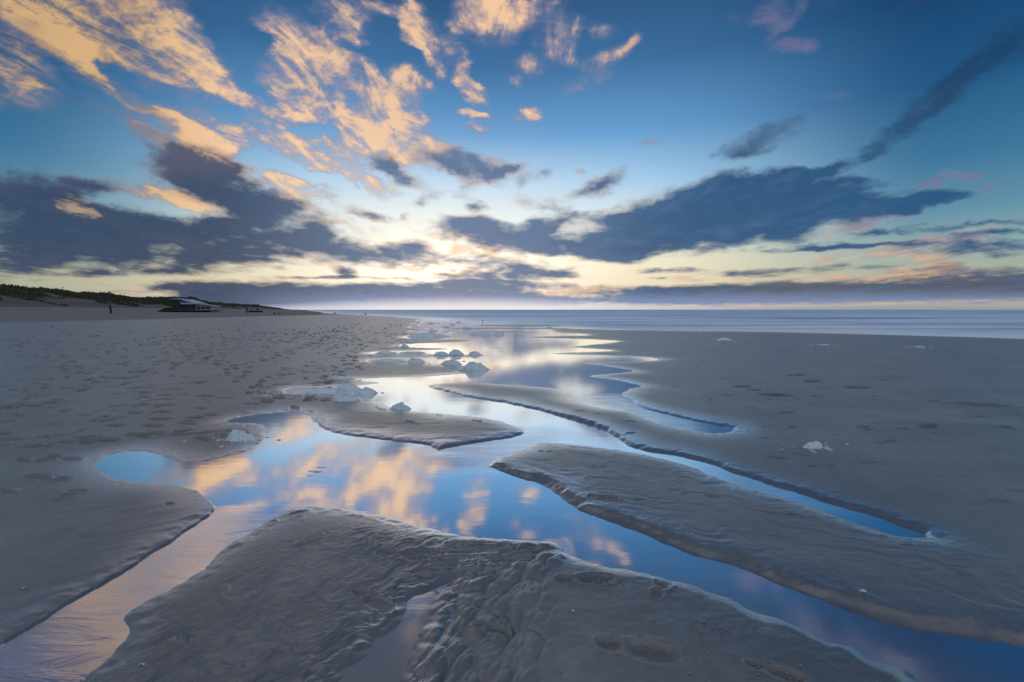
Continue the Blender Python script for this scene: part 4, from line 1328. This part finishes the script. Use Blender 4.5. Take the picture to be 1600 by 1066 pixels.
CL = [  # x, y of the foot, width px, height px, label
    (624, 641, 34, 15, "small peaked foam clump alone on the near edge of the middle sandbar"),
    (538, 629, 46, 22, "tall lumpy foam clump at the front of the biggest foam cluster"),
    (570, 617, 42, 17, "rounded foam clump at the water end of the biggest foam cluster"),
    (541, 609, 40, 15, "foam clump at the back of the biggest foam cluster, behind the tall one"),
    (497, 617, 66, 12, "long low foam bank on the land side of the biggest foam cluster"),
    (530, 594, 38, 9, "flat foam patch at the land end of the bright channel, behind the biggest cluster"),
    (371, 691, 56, 23, "angular foam clump like a crab on the sand spit by the left pool"),
    (1274, 705, 37, 16, "lone white foam lump on bare sand past the end of the right channel"),
    (738, 579, 50, 17, "large heaped foam clump on the tip of the sandbar beside the central pool"),
    (704, 570, 32, 12, "foam clump of two round heads in the pool, left of the large heaped one"),
    (689, 556, 26, 9, "smooth foam clump on the thin bar, landward end of the row of three"),
    (712, 555, 28, 13, "foam clump with a pointed top, middle of the row of three"),
    (742, 555, 24, 12, "round foam clump at the pool end of the row of three on the thin bar"),
    (648, 567, 30, 13, "domed foam clump at the end of the long white foam bank on the bar"),
    (601, 567, 64, 7, "long white foam bank lying along the bar, ending at the domed clump"),
    (602, 553, 34, 6, "short low foam streak at the land tip of the thin pool"),
    (643, 553, 44, 5, "low foam streak between the short streak and the row of three"),
    (631, 543, 14, 9, "small upright foam tuft at the tip of a bright finger of water"),
    (641, 535, 30, 4, "thin line of foam scraps below the long grey foam bank"),
    (664, 527, 66, 9, "long grey green foam bank on the far left bars, largest of the far foam"),
    (676, 518, 16, 7, "small foam heap right behind the long grey green bank"),
    (748, 523, 34, 8, "wide foam clump beside the far central pool, next to two smaller ones"),
    (779, 524, 19, 7, "compact greenish foam clump at the pool side of the wide far one"),
    (760, 527, 13, 5, "small foam clump just in front of the wide far one"),
    (728, 514, 17, 5, "ragged grey foam clump on the wet bar behind the wide far one"),
    (673, 506, 15, 4, "dark foam mound far up the glittering wet sand, nearest to land"),
    (698, 512, 9, 3, "tiny foam scrap on the wet sand behind the small foam heap"),
    (716, 504, 7, 3.5, "tiny foam tuft far out in the glitter"),
    (707, 507.5, 8, 2, "flat tiny foam scrap in the glitter, in front of the tiny tuft"),
    (859, 512.5, 11, 4, "small blue foam lump at the end of the far dark sandbar"),
    (1100, 518.5, 28, 5, "low blue foam heap at the edge of the sea"),
    (1075, 518.5, 11, 3.5, "little foam lump beside the low blue foam heap at the sea edge"),
    (1133, 532.5, 22, 6, "white foam wedge on the bare sand just inland of the sea edge"),
    (1438, 543.5, 15, 4, "small white foam bit alone far out on the dark sand"),
    (1290, 540, 24, 2, "thin pale foam smear on the flat sand between two white bits"),
]
rr_l = random.Random(5)
for k, (x, y, wpx, hpx, lab) in enumerate(CL):
    X, Y = px_ground(x, y)
    z0 = max(ground_z(X, Y), 0.0)
    s = Y / LENS_PX * 1.0
    wid, hei = wpx * s * 1.04, hpx * s * 0.55
    dep = min(wid * 0.8, max(hei * 2.2, wid * 0.45))
    n_l = 3 + int(wpx / max(hpx, 1))
    lobes = []
    for q in range(n_l):
        fx2 = -0.72 + 1.44 * (q + 0.5) / n_l
        lobes.append((fx2, rr_l.uniform(-.3, .3), rr_l.uniform(.34, .55), rr_l.uniform(.55, 1.0) * (1 - 0.4 * abs(fx2))))
    spikes = ()
    if k == 6:
        lobes = [(-.35, 0, .42, .95), (0.0, .1, .45, .75), (.3, 0, .32, .5), (.75, -.1, .22, .35), (-.7, -.3, .3, .25)]
        spikes = [(.62, 0, .16, .45), (-.3, .1, .25, .15)]
    if k == 0:
        spikes = [(.25, 0, .2, .35), (-.2, 0, .2, .2)]
    if k == 7:
        lobes = [(.45, 0, .5, .95), (-.1, 0, .5, .7), (-.6, .1, .4, .5)]
    n_ = 26 if wpx > 30 else (18 if wpx > 15 else 10)
    me_ = clump_mesh(wid, dep, hei, k + 3, lobes, n_, spikes)
    o = link("foam_clump", me_, FOAM)
    o.location = (X, Y + dep * 0.35, z0 - 0.004)
    tag(o, lab, 'sea foam', 'foam clumps left on the beach')

# flat scraps of froth strewn round the clumps, past counting
FV, FF = [], []
for (x, y, wpx, hpx, lab) in CL:
    for q in range(int(6 + wpx * 0.45)):
        ax, ay = x + rr_l.gauss(0, wpx * 0.6), y + rr_l.gauss(0, max(hpx * 0.22, 1.0)) - hpx * .1
        if ay < 497:
            continue
        X, Y = px_ground(ax, ay)
        if ground_z(X, Y) < -0.008 and rr_l.random() < .8:
            continue
        z0 = max(ground_z(X, Y), 0.0)
        s = Y / LENS_PX
        ra = s * rr_l.uniform(.5, 2.6) * (1.6 if hpx > 10 else 1)
        rb = ra * rr_l.uniform(.5, 1.4)
        b0 = len(FV)
        FV.append((X, Y, z0 + ra * .22 + .003))
        ns = 9
        for ring, rz in ((.6, .17), (1.0, -.05)):
            for k in range(ns):
                t_ = 6.2832 * k / ns
                jr = rr_l.uniform(.65, 1.3)
                FV.append((X + ra * ring * jr * math.cos(t_), Y + rb * ring * jr * math.sin(t_), z0 + ra * rz + .002))
        for k in range(ns):
            k2 = (k + 1) % ns
            FF.append((b0, b0 + 1 + k, b0 + 1 + k2))
            FF.append((b0 + 1 + k, b0 + 1 + ns + k, b0 + 1 + ns + k2))
            FF.append((b0 + 1 + k, b0 + 1 + ns + k2, b0 + 1 + k2))
fo = link("froth_scraps", np_mesh("froth_scraps", np.array(FV), np.array(FF)), FOAM)
tag(fo, "small white scraps of froth strewn round the foam clumps", 'froth', kind='stuff')

# bird far out on the wet sand
BIRD = simple("dark_plumage", (0.03, 0.03, 0.035), 0.7, 0.3, 20)
X, Y = px_ground(754, 503.2)
brd = empty("bird", (X, Y, 0.0))
brd.scale = (.45, .45, .45)
tag(brd, "small dark bird standing on the shining wet sand by the sea", 'bird')
sph = MB()
nb = 10
for (cz, rad, xx) in ((0.10, 0.012, 0.0),):
    pass
prof = [(-0.20, 0.02, .22), (-0.13, 0.07, .24), (-0.04, 0.10, .26), (0.05, .095, .29), (.10, .06, .35), (.13, .045, .40), (.165, .045, .43), (.20, .02, .43), (.25, .006, .42)]
for (xx, r, z) in prof:
    for q in range(nb):
        a = 2 * math.pi * q / nb
        sph.v.append((xx, r * math.cos(a), z + r * math.sin(a)))
for i2 in range(len(prof) - 1):
    for q in range(nb):
        q2 = (q + 1) % nb
        sph.f.append((i2 * nb + q, i2 * nb + q2, (i2 + 1) * nb + q2, (i2 + 1) * nb + q))
sph.build('body', BIRD, brd, True)
for sy in (-.035, .035):
    MB().tube((0, sy, 0), (0, sy, .2), .008, .010, 5).build('leg', BIRD, brd)

# low dark lumps far up the beach by the dunes
DEB = simple("dark_wrack", (0.03, 0.03, 0.026), 0.9, 0.4, 6)
for px, D, wd_, hh, lb in ((429, 118, .55, .45, "round dark lump of wrack, first past the white cabin"), (435.5, 124, .6, .3, "flatter dark lump of wrack beside the round one"), (439.5, 126, .25, .35, "small upright dark lump at the end of the wrack")):
    x, y = spot(px, D)
    me_ = clump_mesh(wd_, wd_, hh, int(px), [(0, 0, .8, .9), (.4, .1, .5, .6)], 10)
    o = link("wrack_lump", me_, DEB)
    o.location = (x, y, ground_z(x, y) - .01)
    tag(o, lb, 'wrack', 'dark lumps on the far beach')

# shells and crumbs of sand in the foreground
SHELL = simple("worn_white_shell", (0.62, 0.64, 0.66), 0.4, 0.15, 60)


def shell_mesh(L, seed):
    r_ = np.random.default_rng(seed)
    vs, fs = [], []
    n_a, n_r = 14, 6
    for i in range(n_r):
        q = i / (n_r - 1)
        for j in range(n_a):
            a = math.pi * (j / (n_a - 1)) * 1.25 - .4
            rad = L * 0.5 * q * (1 + .05 * math.cos(a * 14))
            vs.append((rad * math.cos(a), rad * math.sin(a) * .85, L * .18 * (1 - q * q) + .002 + L * .015 * math.cos(a * 14) * q))
    for i in range(n_r - 1):
        for j in range(n_a - 1):
            fs.append((i * n_a + j, (i + 1) * n_a + j, (i + 1) * n_a + j + 1, i * n_a + j + 1))
    me_ = bpy.data.meshes.new("shell_fragment")
    me_.from_pydata(vs, [], fs)
    b0 = len(vs)
    return me_


for px, py, L, lb in ((221, 1032, .020, "white shell chip on the rippled bar near the brown pool of the stream"), (127, 1049, .020, "white shell chip at the lower edge of the outflow stream"),
                      (37, 915, .016, "pale shell chip on the smooth sand beyond the dark cut edge"), (195, 872, .010, "tiny pale shell chip close to the dark cut edge"),
                      (895, 953, .014, "tiny white shell chip on the smooth sand near two tread prints"), (1348, 926, .030, "shell piece near the bank of the right channel"),
                      (585, 842, .008, "speck of white shell on the ridge by the main pool")):
    X, Y = px_ground(px, py, .03)
    o = link("shell_fragment", shell_mesh(L, int(px)), SHELL)
    sm = o.modifiers.new("solid", 'SOLIDIFY')
    sm.thickness = L * .08
    o.location = (X, Y, ground_z(X, Y) + .001)
    o.rotation_euler = (rr_l.uniform(-.3, .3), rr_l.uniform(-.3, .3), rr_l.uniform(0, 6))
    tag(o, lb, 'shell', 'shell chips on the sand')

CR = []
for (cx, cy, sp_, cnt) in ((1110, 985, 14, 26), (1200, 1052, 40, 46), (1010, 1018, 26, 22), (1070, 975, 60, 16), (1085, 965, 50, 10), (945, 905, 40, 10), (1100, 1030, 60, 18), (640, 860, 50, 14), (1120, 940, 60, 12), (900, 1040, 60, 8), (470, 870, 90, 14), (320, 960, 90, 10)):
    for q in range(int(cnt * .6)):
        CR.append((rr_l.gauss(cx, sp_), rr_l.gauss(cy, sp_ * .45)))
vv, ff = [], []
for (a, b) in CR:
    X, Y = px_ground(a, min(b, 1100), .03)
    z = ground_z(X, Y)
    if z < 0.003:
        continue
    s = rr_l.uniform(.0018, .0050)
    b0 = len(vv)
    pts = [(0, 0, 1), (1, 0, .2), (.3, 1, .1), (-.9, .5, .2), (-.7, -.8, .1), (.5, -.9, .2), (0, 0, -1)]
    for (p1, p2, p3) in pts:
        vv.append((X + s * p1 * rr_l.uniform(.7, 1.3), Y + s * p2 * rr_l.uniform(.7, 1.3), z + s * .5 + s * p3 * rr_l.uniform(.6, 1.1)))
    for q in range(5):
        ff.append((b0, b0 + 1 + q, b0 + 1 + (q + 1) % 5))
        ff.append((b0 + 6, b0 + 1 + (q + 1) % 5, b0 + 1 + q))
cme = np_mesh("sand_crumbs", np.array(vv), np.array(ff))
co = link("sand_crumbs", cme, simple("damp_sand_crumbs", (0.34, 0.32, 0.28), .7, .3, 200), smooth=False)
tag(co, "loose crumbs of damp sand thrown up round the footprints", 'sand crumbs', kind='stuff')
